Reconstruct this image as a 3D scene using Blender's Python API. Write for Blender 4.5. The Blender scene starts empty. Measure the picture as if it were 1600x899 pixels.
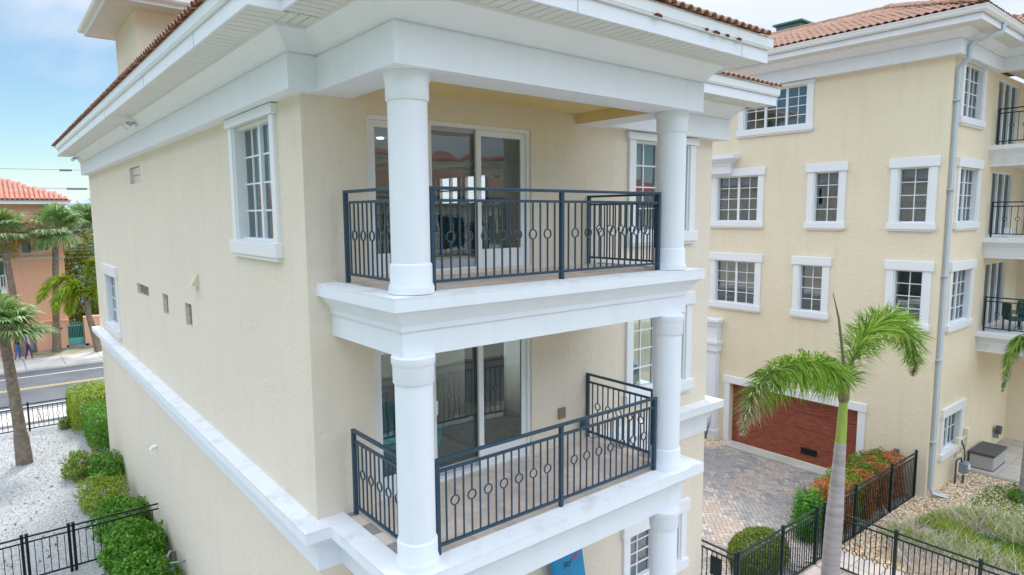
import bpy, bmesh, math, random
import numpy as np
from mathutils import Matrix, Vector, noise
R = math.radians
random.seed(7)
rng = np.random.default_rng(7)
scene = bpy.context.scene
col = scene.collection
G = -8.3                      # ground level (camera height is 0)

# ------------------------------------------------------------------ camera
YAW, PITCH, ROLL, FPX = 6.83496195e-01, 1.11705059e-01, -6.18166641e-03, 1013.6952
fwd = Vector((math.sin(YAW)*math.cos(PITCH), math.cos(YAW)*math.cos(PITCH), -math.sin(PITCH)))
rt = Vector((math.cos(YAW), -math.sin(YAW), 0)); up = rt.cross(fwd)
rt2 = rt*math.cos(ROLL)+up*math.sin(ROLL); up2 = -rt*math.sin(ROLL)+up*math.cos(ROLL)
cam = bpy.data.cameras.new('camera'); cam_o = bpy.data.objects.new('camera', cam); col.objects.link(cam_o)
cam_o.matrix_world = Matrix(((rt2.x, up2.x, -fwd.x, -2.944), (rt2.y, up2.y, -fwd.y, -7.439), (rt2.z, up2.z, -fwd.z, 0), (0, 0, 0, 1)))
cam.sensor_width = 36; cam.lens = FPX/1600*36; cam.clip_start = 0.1; cam.clip_end = 3000
scene.camera = cam_o

# ------------------------------------------------------------------ light
SUN_AZ, SUN_EL = R(24), R(58)
world = bpy.data.worlds.new('World'); scene.world = world; world.use_nodes = True
nt = world.node_tree; nt.nodes.clear()
def N(nt, t, **kw):
    n = nt.nodes.new(t)
    for k, v in kw.items(): setattr(n, k, v)
    return n
def L(nt, a, b): nt.links.new(a, b)
wo = N(nt, 'ShaderNodeOutputWorld'); bg = N(nt, 'ShaderNodeBackground'); bg.inputs[1].default_value = 0.15
sky = N(nt, 'ShaderNodeTexSky'); sky.sky_type = 'NISHITA'; sky.sun_disc = False
sky.sun_elevation = SUN_EL; sky.sun_rotation = SUN_AZ; sky.air_density = 1.0; sky.dust_density = 0.15; sky.ozone_density = 2.5
tc = N(nt, 'ShaderNodeTexCoord'); sep = N(nt, 'ShaderNodeSeparateXYZ'); L(nt, tc.outputs['Generated'], sep.inputs[0])
# clouds: noise on the sky direction, flattened towards the horizon, thicker on the sun's side
mp = N(nt, 'ShaderNodeMapping'); mp.inputs['Scale'].default_value = (1.3, 1.3, 4.2); mp.inputs['Location'].default_value = (0.35, 0.2, 0.55)
L(nt, tc.outputs['Generated'], mp.inputs[0])
cn = N(nt, 'ShaderNodeTexNoise'); cn.inputs['Scale'].default_value = 1.7; cn.inputs['Detail'].default_value = 9; cn.inputs['Roughness'].default_value = 0.52; cn.inputs['Distortion'].default_value = 0.4
L(nt, mp.outputs[0], cn.inputs['Vector'])
dot = N(nt, 'ShaderNodeVectorMath', operation='DOT_PRODUCT'); dot.inputs[1].default_value = (math.sin(R(75)), math.cos(R(75)), 0.0)
L(nt, tc.outputs['Generated'], dot.inputs[0])
m1 = N(nt, 'ShaderNodeMath', operation='MULTIPLY_ADD'); m1.inputs[1].default_value = 0.28; m1.inputs[2].default_value = -0.155
L(nt, dot.outputs['Value'], m1.inputs[0])
hz = N(nt, 'ShaderNodeMapRange'); hz.inputs['From Min'].default_value = 0.22; hz.inputs['From Max'].default_value = 0.0; hz.inputs['To Min'].default_value = 0.0; hz.inputs['To Max'].default_value = 0.15
L(nt, sep.outputs['Z'], hz.inputs['Value'])
a1 = N(nt, 'ShaderNodeMath', operation='ADD'); L(nt, cn.outputs['Fac'], a1.inputs[0]); L(nt, m1.outputs[0], a1.inputs[1])
hi = N(nt, 'ShaderNodeMapRange'); hi.inputs['From Min'].default_value = 0.20; hi.inputs['From Max'].default_value = 0.42; hi.inputs['To Max'].default_value = 0.50
L(nt, sep.outputs['Z'], hi.inputs['Value'])
a0 = N(nt, 'ShaderNodeMath', operation='ADD'); L(nt, a1.outputs[0], a0.inputs[0]); L(nt, hi.outputs[0], a0.inputs[1]); a1 = a0
a2 = N(nt, 'ShaderNodeMath', operation='ADD'); L(nt, a1.outputs[0], a2.inputs[0]); L(nt, hz.outputs[0], a2.inputs[1])
mr = N(nt, 'ShaderNodeMapRange', interpolation_type='SMOOTHSTEP'); mr.inputs['From Min'].default_value = 0.46; mr.inputs['From Max'].default_value = 0.72
L(nt, a2.outputs[0], mr.inputs['Value'])
mx = N(nt, 'ShaderNodeMix', data_type='RGBA'); 
cb = N(nt, 'ShaderNodeMapRange', interpolation_type='SMOOTHSTEP'); cb.inputs['From Min'].default_value = 0.26; cb.inputs['From Max'].default_value = 0.48; L(nt, sep.outputs['Z'], cb.inputs['Value'])
cc_ = N(nt, 'ShaderNodeMix', data_type='RGBA'); cc_.inputs[6].default_value = (1.60, 1.74, 1.98, 1); cc_.inputs[7].default_value = (3.8, 4.3, 4.95, 1)   # cloud deck: greyer low down, brighter overhead
L(nt, cb.outputs[0], cc_.inputs[0]); L(nt, cc_.outputs[2], mx.inputs[7])
tint = N(nt, 'ShaderNodeMix', data_type='RGBA', blend_type='MULTIPLY'); tint.inputs[0].default_value = 1; tint.inputs[7].default_value = (.20, .222, .215, 1); L(nt, sky.outputs[0], tint.inputs[6])
L(nt, mr.outputs[0], mx.inputs[0]); L(nt, tint.outputs[2], mx.inputs[6]); L(nt, mx.outputs[2], bg.inputs[0]); L(nt, bg.outputs[0], wo.inputs[0])

sun = bpy.data.lights.new('sun', 'SUN'); sun.energy = 0.8; sun.angle = R(10); sun.color = (1, 0.96, 0.9)
sun_o = bpy.data.objects.new('sun', sun); col.objects.link(sun_o)
sd = Vector((math.sin(SUN_AZ)*math.cos(SUN_EL), math.cos(SUN_AZ)*math.cos(SUN_EL), math.sin(SUN_EL)))
sun_o.rotation_euler = sd.to_track_quat('Z', 'Y').to_euler(); sun_o.location = (0, 0, 30)
vs = scene.view_settings; vs.view_transform = 'Standard'; vs.look = 'None'; vs.exposure = 1.85; vs.gamma = 1; vs.use_curve_mapping = False

# ------------------------------------------------------------------ helpers
W = {}
def place(o, parent=None):
    """remember the world matrix of o (from its own loc/rot) and parent it without moving it"""
    W[o] = o.matrix_basis.copy()
    if parent is not None:
        o.parent = parent; o.matrix_parent_inverse = W[parent].inverted()
    return o
def props(o, label=None, cat=None, group=None, kind=None):
    for k, v in (('label', label), ('category', cat), ('group', group), ('kind', kind)):
        if v: o[k] = v
    return o
def thing(name, loc, label, cat, group=None):
    o = bpy.data.objects.new(name, None); col.objects.link(o); o.location = loc; o.empty_display_size = .2
    place(o); return props(o, label, cat, group)
def link(name, me, parent=None, loc=(0, 0, 0), rot=(0, 0, 0), scale=(1, 1, 1), mat=None):
    o = bpy.data.objects.new(name, me); col.objects.link(o)
    o.location = loc; o.rotation_euler = rot; o.scale = scale
    return place(o, parent)
class MB:
    def __init__(s): s.v = []; s.f = []
    def add(s, vs, fs):
        n = len(s.v); s.v += [tuple(v) for v in vs]; s.f += [tuple(i+n for i in f) for f in fs]; return s
    def box(s, x0, x1, y0, y1, z0, z1):
        vs = [(x0, y0, z0), (x1, y0, z0), (x1, y1, z0), (x0, y1, z0), (x0, y0, z1), (x1, y0, z1), (x1, y1, z1), (x0, y1, z1)]
        return s.add(vs, [(3, 2, 1, 0), (4, 5, 6, 7), (0, 1, 5, 4), (1, 2, 6, 5), (2, 3, 7, 6), (3, 0, 4, 7)])
    def quad(s, a, b, c, d): return s.add([a, b, c, d], [(0, 1, 2, 3)])
    def tube(s, pts, rads, n=8, cap=True):
        pts = [Vector(p) for p in pts]
        if not hasattr(rads, '__len__'): rads = [rads]*len(pts)
        rings = []; ref = None
        for i, p in enumerate(pts):
            d = (pts[min(i+1, len(pts)-1)]-pts[max(i-1, 0)]).normalized()
            if ref is None: ref = Vector((1, 0, 0)) if abs(d.x) < .9 else Vector((0, 1, 0))
            a = (ref-d*ref.dot(d)).normalized(); b = d.cross(a); ref = a
            rings.append([p+(a*math.cos(2*math.pi*k/n)+b*math.sin(2*math.pi*k/n))*rads[i] for k in range(n)])
        vs = [v for r in rings for v in r]; fs = []
        for i in range(len(pts)-1):
            for k in range(n): fs.append((i*n+k, i*n+(k+1) % n, (i+1)*n+(k+1) % n, (i+1)*n+k))
        if cap: fs.append(tuple(reversed(range(n)))); fs.append(tuple((len(pts)-1)*n+k for k in range(n)))
        return s.add(vs, fs)
    def lathe(s, prof, n=40, c=(0, 0)):
        vs = []; fs = []
        for r, z in prof:
            for k in range(n): vs.append((c[0]+r*math.cos(2*math.pi*k/n), c[1]+r*math.sin(2*math.pi*k/n), z))
        for i in range(len(prof)-1):
            for k in range(n): fs.append((i*n+k, i*n+(k+1) % n, (i+1)*n+(k+1) % n, (i+1)*n+k))
        fs.append(tuple(reversed(range(n)))); fs.append(tuple((len(prof)-1)*n+k for k in range(n)))
        return s.add(vs, fs)
    def sweep(s, path, prof, side=1, closed_prof=True):
        """path: plan polyline; prof: (outward offset, z) points; outward = right of travel * side; mitred, capped"""
        P = [Vector(p) for p in path]; n = len(P); nrm = []
        for i in range(n-1):
            d = (P[i+1]-P[i]).normalized(); nrm.append(Vector((d.y, -d.x))*side)
        mit = []
        for i in range(n):
            if i == 0: m = nrm[0]
            elif i == n-1: m = nrm[-1]
            else:
                m = nrm[i-1]+nrm[i]; m = m/max(1e-6, m.dot(nrm[i]))
            mit.append(m)
        k = len(prof); vs = []
        for i in range(n):
            for (o, z) in prof: q = P[i]+mit[i]*o; vs.append((q.x, q.y, z))
        fs = []; kk = k if closed_prof else k-1
        for i in range(n-1):
            for j in range(kk): fs.append((i*k+j, i*k+(j+1) % k, (i+1)*k+(j+1) % k, (i+1)*k+j))
        if closed_prof: fs.append(tuple(range(k))); fs.append(tuple((n-1)*k+j for j in reversed(range(k))))
        return s.add(vs, fs)
    def mesh(s, name, mat, smooth=False):
        me = bpy.data.meshes.new(name); me.from_pydata(s.v, [], s.f); me.update()
        for m in (mat if isinstance(mat, (list, tuple)) else [mat]): me.materials.append(m)
        if smooth:
            me.polygons.foreach_set('use_smooth', [True]*len(me.polygons))
            if smooth == 'auto':
                me.set_sharp_from_angle(angle=R(35))
        return me
    def build(s, name, mat, parent=None, smooth=False, loc=(0, 0, 0), rot=(0, 0, 0)):
        return link(name, s.mesh(name, mat, smooth), parent, loc, rot)
def fixn(o):
    bm = bmesh.new(); bm.from_mesh(o.data); bmesh.ops.recalc_face_normals(bm, faces=bm.faces); bm.to_mesh(o.data); bm.free(); return o
def bevel(o, w=.01, seg=2):
    m = o.modifiers.new('bevel', 'BEVEL'); m.width = w; m.segments = seg; m.limit_method = 'ANGLE'; m.angle_limit = R(40); return o

# ------------------------------------------------------------------ materials
def M(name, c, rough=.6, c2=None, vscale=3, bump=0, bscale=40, metal=0, spec=.4, detail=4, b2=None, stretch=None, island=False, streak=None):
    m = bpy.data.materials.new(name); m.use_nodes = True; t = m.node_tree; b = t.nodes['Principled BSDF']
    b.inputs['Roughness'].default_value = rough; b.inputs['Metallic'].default_value = metal; b.inputs['Specular IOR Level'].default_value = spec
    b.inputs['Base Color'].default_value = (*c, 1)
    g = N(t, 'ShaderNodeNewGeometry'); vec = g.outputs['Position']
    if stretch:
        mpp = N(t, 'ShaderNodeMapping'); mpp.inputs['Scale'].default_value = stretch; L(t, vec, mpp.inputs[0]); vec = mpp.outputs[0]
    last = None
    if c2:
        r_ = N(t, 'ShaderNodeValToRGB'); r_.color_ramp.elements[0].position = .32; r_.color_ramp.elements[1].position = .68
        r_.color_ramp.elements[0].color = (*c, 1); r_.color_ramp.elements[1].color = (*c2, 1)
        if island: L(t, g.outputs['Random Per Island'], r_.inputs[0]); r_.color_ramp.elements[0].position = 0; r_.color_ramp.elements[1].position = 1
        else:
            n1 = N(t, 'ShaderNodeTexNoise'); n1.inputs['Scale'].default_value = vscale; n1.inputs['Detail'].default_value = detail
            L(t, vec, n1.inputs['Vector']); L(t, n1.outputs['Fac'], r_.inputs[0])
        last = r_.outputs[0]; L(t, last, b.inputs['Base Color'])
    if streak:      # faint weather stains running down: (colour, strength)
        mp2 = N(t, 'ShaderNodeMapping'); mp2.inputs['Scale'].default_value = (2.2, 2.2, .25); L(t, g.outputs['Position'], mp2.inputs[0])
        n3 = N(t, 'ShaderNodeTexNoise'); n3.inputs['Scale'].default_value = 1.6; n3.inputs['Detail'].default_value = 8; n3.inputs['Roughness'].default_value = .65; L(t, mp2.outputs[0], n3.inputs['Vector'])
        r3 = N(t, 'ShaderNodeMapRange'); r3.inputs['From Min'].default_value = .5; r3.inputs['From Max'].default_value = .78; r3.inputs['To Max'].default_value = streak[1]; L(t, n3.outputs['Fac'], r3.inputs['Value'])
        mm = N(t, 'ShaderNodeMix', data_type='RGBA'); mm.inputs[7].default_value = (*streak[0], 1); L(t, r3.outputs[0], mm.inputs[0])
        if last: L(t, last, mm.inputs[6])
        else: mm.inputs[6].default_value = (*c, 1)
        L(t, mm.outputs[2], b.inputs['Base Color'])
    if bump:
        n2 = N(t, 'ShaderNodeTexNoise'); n2.inputs['Scale'].default_value = bscale; n2.inputs['Detail'].default_value = 5; n2.inputs['Roughness'].default_value = .6; L(t, vec, n2.inputs['Vector'])
        bp = N(t, 'ShaderNodeBump'); bp.inputs['Strength'].default_value = bump; bp.inputs['Distance'].default_value = .02
        L(t, n2.outputs['Fac'], bp.inputs['Height']); L(t, bp.outputs[0], b.inputs['Normal'])
        if b2:
            n4 = N(t, 'ShaderNodeTexNoise'); n4.inputs['Scale'].default_value = b2[0]; n4.inputs['Detail'].default_value = 3; L(t, vec, n4.inputs['Vector'])
            bq = N(t, 'ShaderNodeBump'); bq.inputs['Strength'].default_value = b2[1]; bq.inputs['Distance'].default_value = .05
            L(t, n4.outputs['Fac'], bq.inputs['Height']); L(t, bq.outputs[0], bp.inputs['Normal'])
    return m
def leafmat(name, c, c2, c3=None, trans=.3, rough=.5):
    m = bpy.data.materials.new(name); m.use_nodes = True; t = m.node_tree; b = t.nodes['Principled BSDF']; out = t.nodes['Material Output']
    b.inputs['Roughness'].default_value = rough; b.inputs['Specular IOR Level'].default_value = .35
    g = N(t, 'ShaderNodeNewGeometry'); r_ = N(t, 'ShaderNodeValToRGB'); e = r_.color_ramp.elements
    e[0].color = (*c, 1); e[1].color = (*c2, 1)
    if c3: k = e.new(.93); k.color = (*c3, 1); e[1 if False else 2].color = (*c3, 1); e[1].color = (*c2, 1); e[1].position = .8
    L(t, g.outputs['Random Per Island'], r_.inputs[0]); L(t, r_.outputs[0], b.inputs['Base Color'])
    tr = N(t, 'ShaderNodeBsdfTranslucent'); L(t, r_.outputs[0], tr.inputs[0]); mx = N(t, 'ShaderNodeMixShader'); mx.inputs[0].default_value = trans
    L(t, b.outputs[0], mx.inputs[1]); L(t, tr.outputs[0], mx.inputs[2]); L(t, mx.outputs[0], out.inputs[0])
    return m
def glassmat(name, tint=(.72, .86, .90), ior=2.9, rough=.0, wav=.0):
    m = bpy.data.materials.new(name); m.use_nodes = True; t = m.node_tree; t.nodes.remove(t.nodes['Principled BSDF']); out = t.nodes['Material Output']
    tr = N(t, 'ShaderNodeBsdfTransparent'); tr.inputs[0].default_value = (*tint, 1); gl = N(t, 'ShaderNodeBsdfGlossy'); gl.inputs['Roughness'].default_value = rough; gl.inputs[0].default_value = (.80, .93, 1.0, 1)
    fr = N(t, 'ShaderNodeFresnel'); fr.inputs[0].default_value = ior; mx = N(t, 'ShaderNodeMixShader')
    L(t, fr.outputs[0], mx.inputs[0]); L(t, tr.outputs[0], mx.inputs[1]); L(t, gl.outputs[0], mx.inputs[2]); L(t, mx.outputs[0], out.inputs[0])
    n = N(t, 'ShaderNodeTexNoise'); n.inputs['Scale'].default_value = 1.1; bp = N(t, 'ShaderNodeBump'); bp.inputs['Strength'].default_value = .04 + wav; bp.inputs['Distance'].default_value = .05
    g = N(t, 'ShaderNodeNewGeometry'); L(t, g.outputs['Position'], n.inputs['Vector']); L(t, n.outputs['Fac'], bp.inputs['Height']); L(t, bp.outputs[0], gl.inputs['Normal'])
    return m
STUCCO = M('stucco_cream', (.785, .685, .565), .88, (.81, .71, .59), .8, bump=.55, bscale=55, b2=(11, .25), streak=((.60, .55, .45), .26))
BOUNCE_GOLD = M('stucco_bounce_gold', (.83, .63, .31), .88, (.85, .66, .35), .8, bump=.5, bscale=50)  # warm bounce light of the balcony recess put into the stucco colour
STUCCO_R = M('stucco_cream_right', (.795, .685, .51), .88, (.815, .71, .535), .7, bump=.5, bscale=45, b2=(9, .25), streak=((.6, .52, .36), .3))
WHITE = M('white_paint', (.785, .805, .86), .55, (.805, .825, .88), 2, bump=.12, bscale=60, streak=((.60, .60, .60), .22))
CAPW = M('white_cap', (.78, .79, .81), .6, (.80, .81, .83), 3, bump=.3, bscale=45, streak=((.40, .41, .42), .55))
WVINYL = M('white_vinyl', (.80, .81, .83), .35)
SOFFIT = M('soffit_vinyl', (.74, .73, .69), .6, (.70, .69, .65), 1.2)
RAIL = M('railing_paint', (.014, .046, .078), .35, (.02, .058, .098), 6, spec=.5)
RAILG = M('fence_paint_dark_green', (.006, .018, .02), .45, (.010, .028, .032), 5, spec=.35)
RAILB = M('fence_paint_black', (.008, .009, .013), .45, spec=.3)
TILE = M('terracotta_tile', (.21, .105, .072), .9, (.38, .225, .155), 0, island=True, bump=.3, bscale=30)
TILEO = M('terracotta_pieces', (.22, .108, .072), .9, (.37, .22, .152), 4, bump=.3, bscale=30, streak=((.12, .09, .07), .5))
TILED = M('aged_tile', (.20, .09, .06), .88, (.38, .20, .13), 5, bump=.4, bscale=30, streak=((.08, .06, .05), .7))
GLASS = glassmat('window_glass')
GLASSD = glassmat('door_glass', (.86, .93, .91), 2.0, wav=.06)
ROOMW = M('room_wall', (.84, .84, .81), .8)
ROOMF = M('room_floor', (.68, .63, .54), .5, (.74, .69, .60), 4)
DARKROOM = M('dim_room', (.25, .34, .40), .9)  # dimness and the panes' bluish cast put into the room colour
BLIND = M('blind_fabric', (.52, .57, .58), .8)
ASPH = M('asphalt', (.085, .09, .10), .9, (.13, .135, .145), .6, bump=.5, bscale=30)
CONC = M('concrete', (.42, .40, .36), .85, (.55, .52, .47), .9, bump=.3, bscale=15, streak=None)

# ------------------------------------------------------------------ generic builders
def wallgrid(mb, O, u, n, U, Z, holes, depth=.22):
    """flat wall O+u*s, s in U, z in Z, outward normal n, with rectangular holes (s0,s1,z0,z1) and their reveals"""
    O = Vector(O); u = Vector(u); n = Vector(n)
    ss = sorted({U[0], U[1], *[h[0] for h in holes], *[h[1] for h in holes]}); zs = sorted({Z[0], Z[1], *[h[2] for h in holes], *[h[3] for h in holes]})
    P = lambda s, z, d=0: tuple(O+u*s-n*d+Vector((0, 0, z)))
    flip = u.cross(Vector((0, 0, 1))).dot(n) < 0
    def q(a, b, c, d): mb.quad(*((a, b, c, d) if not flip else (d, c, b, a)))
    for i in range(len(ss)-1):
        for j in range(len(zs)-1):
            a, b, c, d = ss[i], ss[i+1], zs[j], zs[j+1]; m = ((a+b)/2, (c+d)/2)
            if any(h[0] < m[0] < h[1] and h[2] < m[1] < h[3] for h in holes): continue
            q(P(a, c), P(b, c), P(b, d), P(a, d))
    for a, b, c, d in holes:
        q(P(a, c), P(a, c, depth), P(b, c, depth), P(b, c)); q(P(a, d, depth), P(a, d), P(b, d), P(b, d, depth))
        q(P(a, c, depth), P(a, c), P(a, d), P(a, d, depth)); q(P(b, c), P(b, c, depth), P(b, d, depth), P(b, d))
_wm = {}
def window(parent, x, y, z, facing, w, h, sashes=2, cols=2, rows=4, blind=.0, shutters=False, header=True, niche=True, glass=None, casing=.17, panes=True, hh=.24):
    """x,y,z = lower-left corner of the opening seen from outside; facing 'S' (-Y) or 'W' (-X)"""
    rz = 0 if facing == 'S' else -math.pi/2
    loc = (x, y, z); rot = (0, 0, rz); c = casing; glass = glass or GLASS
    mb = MB()      # casings
    mb.box(-c, 0, -.05, .02, -.02, h); mb.box(w, w+c, -.05, .02, -.02, h); mb.box(-c, w+c, -.045, .02, -.15, -.02)
    win = mb.build('window', WVINYL, parent, loc=loc, rot=rot); bevel(win, .008)
    if header:
        o = MB().box(-c-.05, w+c+.05, -.085, .02, h, h+hh).build('header', WVINYL, win, loc=loc, rot=rot); bevel(o, .01)
    s = MB(); s.box(-c-.04, w+c+.04, -.10, .02, -.19, 0); s.box(-c, w+c, -.07, .02, -.24, -.19); bevel(s.build('sill', WVINYL, win, loc=loc, rot=rot), .01)
    f = MB(); e = .04; sw = w/sashes; y0, y1 = .10, .16
    f.box(0.001, e, -.015, y1, 0, h); f.box(w-e, w-.001, -.015, y1, 0, h); f.box(e, w-e, y0-.05, y1, 0, e); f.box(e, w-e, y0-.05, y1, h-e, h); f.box(e, w-e, -.01, y0-.05, .001, .012)
    for k in range(sashes):
        a, b = k*sw, (k+1)*sw
        if k: f.box(a-.04, a+.04, y0-.01, y1, e, h-e)
    for k in range(sashes):
        a, b = k*sw+(e if k == 0 else .04), (k+1)*sw-(e if k == sashes-1 else .04)
        for i in range(1, cols): t = a+(b-a)*i/cols; f.box(t-.012, t+.012, y0+.015, y1-.012, e, h-e)
        for j in range(1, rows): t = e+(h-2*e)*j/rows; f.box(a, b, y0+.018, y1-.009, t-.012, t+.012)
    f.build('frame', WVINYL, win, loc=loc, rot=rot)
    for k in range(sashes):
        a, b = k*sw+(e if k == 0 else .04), (k+1)*sw-(e if k == sashes-1 else .04)
        for i in range(cols):
            for j in range(rows):
                px, pz = a+(b-a)*i/cols, e+(h-2*e)*j/rows; pw, ph = (b-a)/cols, (h-2*e)/rows
                key = (round(pw, 3), round(ph, 3), glass.name)
                if key not in _wm: _wm[key] = MB().quad((0, 0, 0), (pw, 0, 0), (pw, 0, ph), (0, 0, ph)).mesh('pane', glass)
                d = Matrix.Rotation(rz, 3, 'Z') @ Vector((px, .137, pz))
                tilt = random.uniform(-.004, .004)
                link('pane', _wm[key], win, (x+d.x, y+d.y, z+d.z), (random.uniform(-.004, .004), 0, rz+tilt))
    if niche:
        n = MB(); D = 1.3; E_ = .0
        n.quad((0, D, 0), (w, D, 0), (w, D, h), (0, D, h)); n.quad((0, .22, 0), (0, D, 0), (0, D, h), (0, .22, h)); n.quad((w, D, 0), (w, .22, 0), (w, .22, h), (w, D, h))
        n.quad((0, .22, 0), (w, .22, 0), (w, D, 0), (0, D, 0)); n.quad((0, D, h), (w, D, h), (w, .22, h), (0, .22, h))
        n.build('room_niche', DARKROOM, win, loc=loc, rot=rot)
    if blind: MB().box(.03, w-.03, .24, .245, h*(1-blind), h-.01).build('roller_blind', BLIND, win, loc=loc, rot=rot)
    if shutters:
        n = MB(); k = int(h/.075)
        for i in range(k):
            zz = .06+i*(h-.1)/k; n.add([(.05, .21, zz), (w*shutters, .21, zz), (w*shutters, .26, zz+.035), (.05, .26, zz+.035)], [(0, 1, 2, 3)])
        n.build('shutter_slats', WVINYL, win, loc=loc, rot=rot)
    return win
def sweepcove(prof, o0, z0, o1, z1, n=7):
    """concave quarter curve from (o0,z0) low inner to (o1,z1) upper outer"""
    for i in range(n+1):
        t = i/n*math.pi/2; prof.append((o0+(o1-o0)*(1-math.cos(t)), z0+(z1-z0)*math.sin(t)))
def tile_mesh(name, w, l, r, mat, th=.016, seg=6):
    mb = MB(); vs = []; n = seg+1
    for (yy, zz) in ((0, 0), (l, -.012)):
        for rr in (r, r-th):
            for k in range(n):
                a = math.pi*k/seg; vs.append((-rr*math.cos(a), yy, zz+rr*math.sin(a)*.85))
    fs = []
    for k in range(seg):
        fs.append((k, 2*n+k, 2*n+k+1, k+1)); fs.append((n+k, n+k+1, 3*n+k+1, 3*n+k)); fs.append((k, k+1, n+k+1, n+k))
    mb.add(vs, fs); return mb.mesh(name, mat, smooth='auto')
def tile_plane(A, B, slope_dir, slope, pitch, course, vmax, clip, parent, parts_max, cond=None, name='roof_tile', mats=(None, None), r=None):
    """rows of barrel tiles on the plane through eave A->B; returns nothing. clip(u,v)->bool; cond(u,v) chooses separate pieces"""
    A = Vector(A); B = Vector(B); u = (B-A).normalized(); Lh = (B-A).length
    sdv = Vector((slope_dir[0], slope_dir[1], slope)).normalized(); nn = u.cross(sdv); nn = nn if nn.z > 0 else -nn
    r = r or pitch*.42
    me = tile_mesh(name, pitch, course*1.12, r, mats[0])
    Rm = Matrix((u, sdv, nn)).transposed()
    if Rm.determinant() < 0: Rm = Matrix((-u, sdv, nn)).transposed()
    eul = Rm.to_euler(); base = MB(); cnt = 0
    tv = [Vector(v.co) for v in me.vertices]; tf = [tuple(p.vertices) for p in me.polygons]; low = [0, 2, 4, 6]
    nu = int(Lh/pitch); nv = int(vmax/course)+1
    for j in range(nv):
        for i in range(nu):
            uu = (i+.5)*pitch; vv = j*course
            if not clip(uu, vv): continue
            p = A+u*uu+sdv*vv+nn*(.004+random.uniform(0, .008))
            if cnt < parts_max and (cond is None or cond(uu, vv)):
                o = link(name, me, parent, p, (eul.x+random.uniform(-.01, .01), eul.y, eul.z+random.uniform(-.02, .02))); cnt += 1
            else:
                m3 = Rm; n0 = len(base.v)
                seg = 4; l = course*1.12
                for yy in (0, l):
                    for k in range(seg+1):
                        a = math.pi*k/seg; q = p+m3 @ Vector((-r*math.cos(a), yy, r*math.sin(a)*.85)); base.v.append(tuple(q))
                for k in range(seg): base.f.append((n0+k, n0+seg+1+k, n0+seg+2+k, n0+k+1))
    if base.v:
        o = base.build('tile_field', mats[1] or mats[0], parent, smooth='auto'); o['kind'] = 'stuff'
def leaves_mesh(name, pts, nrm, size, mat, aspect=.55, jit=.9, fold=True):
    """one small pointed leaf (4 verts, folded) per point"""
    n = len(pts); P = np.asarray(pts, float); Nn = np.asarray(nrm, float)+rng.normal(0, jit, (n, 3)); Nn /= np.linalg.norm(Nn, axis=1, keepdims=True)+1e-9
    T = rng.normal(0, 1, (n, 3)); T -= Nn*(T*Nn).sum(1, keepdims=True); T /= np.linalg.norm(T, axis=1, keepdims=True)+1e-9
    B = np.cross(Nn, T); s = size*rng.uniform(.6, 1.3, (n, 1))
    v = np.stack([P-T*s*.5, P+B*s*aspect*.5+Nn*s*.06, P+T*s*.5, P-B*s*aspect*.5+Nn*s*.06], 1).reshape(-1, 3)
    me = bpy.data.meshes.new(name); me.vertices.add(4*n); me.vertices.foreach_set('co', v.ravel().astype(np.float32))
    me.loops.add(4*n); me.loops.foreach_set('vertex_index', np.arange(4*n, dtype=np.int32)); me.polygons.add(n)
    me.polygons.foreach_set('loop_start', np.arange(n, dtype=np.int32)*4); me.polygons.foreach_set('loop_total', np.full(n, 4, dtype=np.int32)) if False else None
    me.update(calc_edges=True); me.materials.append(mat); return me
def blob_points(n, rad, box=False, lump=.18, seed=0, fill=.25, flat=None):
    """points with normals in the outer shell of a lumpy ellipsoid (or rounded box)"""
    d = rng.normal(0, 1, (n, 3)); d /= np.linalg.norm(d, axis=1, keepdims=True)
    if box:
        q = d/np.max(np.abs(d), axis=1, keepdims=True); d2 = q*.86+d*.14
    else: d2 = d
    lum = np.array([noise.noise(Vector(x)*2.3+Vector((seed, seed*.7, 0)))+.5*noise.noise(Vector(x)*6+Vector((seed, 0, 3))) for x in d.tolist()])
    rr = (1+lump*lum)*(1-fill*rng.random(n)**2)
    P = d2*rr[:, None]*np.array(rad); nr = d/np.array(rad); nr /= np.linalg.norm(nr, axis=1, keepdims=True)
    return P, nr

# ================================================================== GROUND
def structure(o, name=None): o['kind'] = 'structure'; return o
GRASSY = M('grassy_earth', (.10, .13, .045), .95, (.20, .19, .10), .25, bump=.6, bscale=8)
SANDM = M('white_shell_gravel', (.34, .335, .33), .95, (.50, .495, .49), 14, bump=1.0, bscale=38, b2=(6, .5), streak=((.42, .38, .32), .25))
structure(MB().quad((-900, -900, G-.03), (900, -900, G-.03), (900, 900, G-.03), (-900, 900, G-.03)).build('ground', GRASSY))
structure(MB().box(-9, 0, -3, 24.6, G-.2, G).build('gravel_yard', SANDM))
structure(MB().box(-9, 8.13, -9, -3.002, G-.2, G-.002).box(.002, 8.12, -3.001, -.001, G-.2, G-.002).build('front_path', M('front_path_concrete', (.42, .40, .38), .9, (.48, .46, .44), 1.5, bump=.3)))  # out of view; kept pale to bounce light onto the house front
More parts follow.
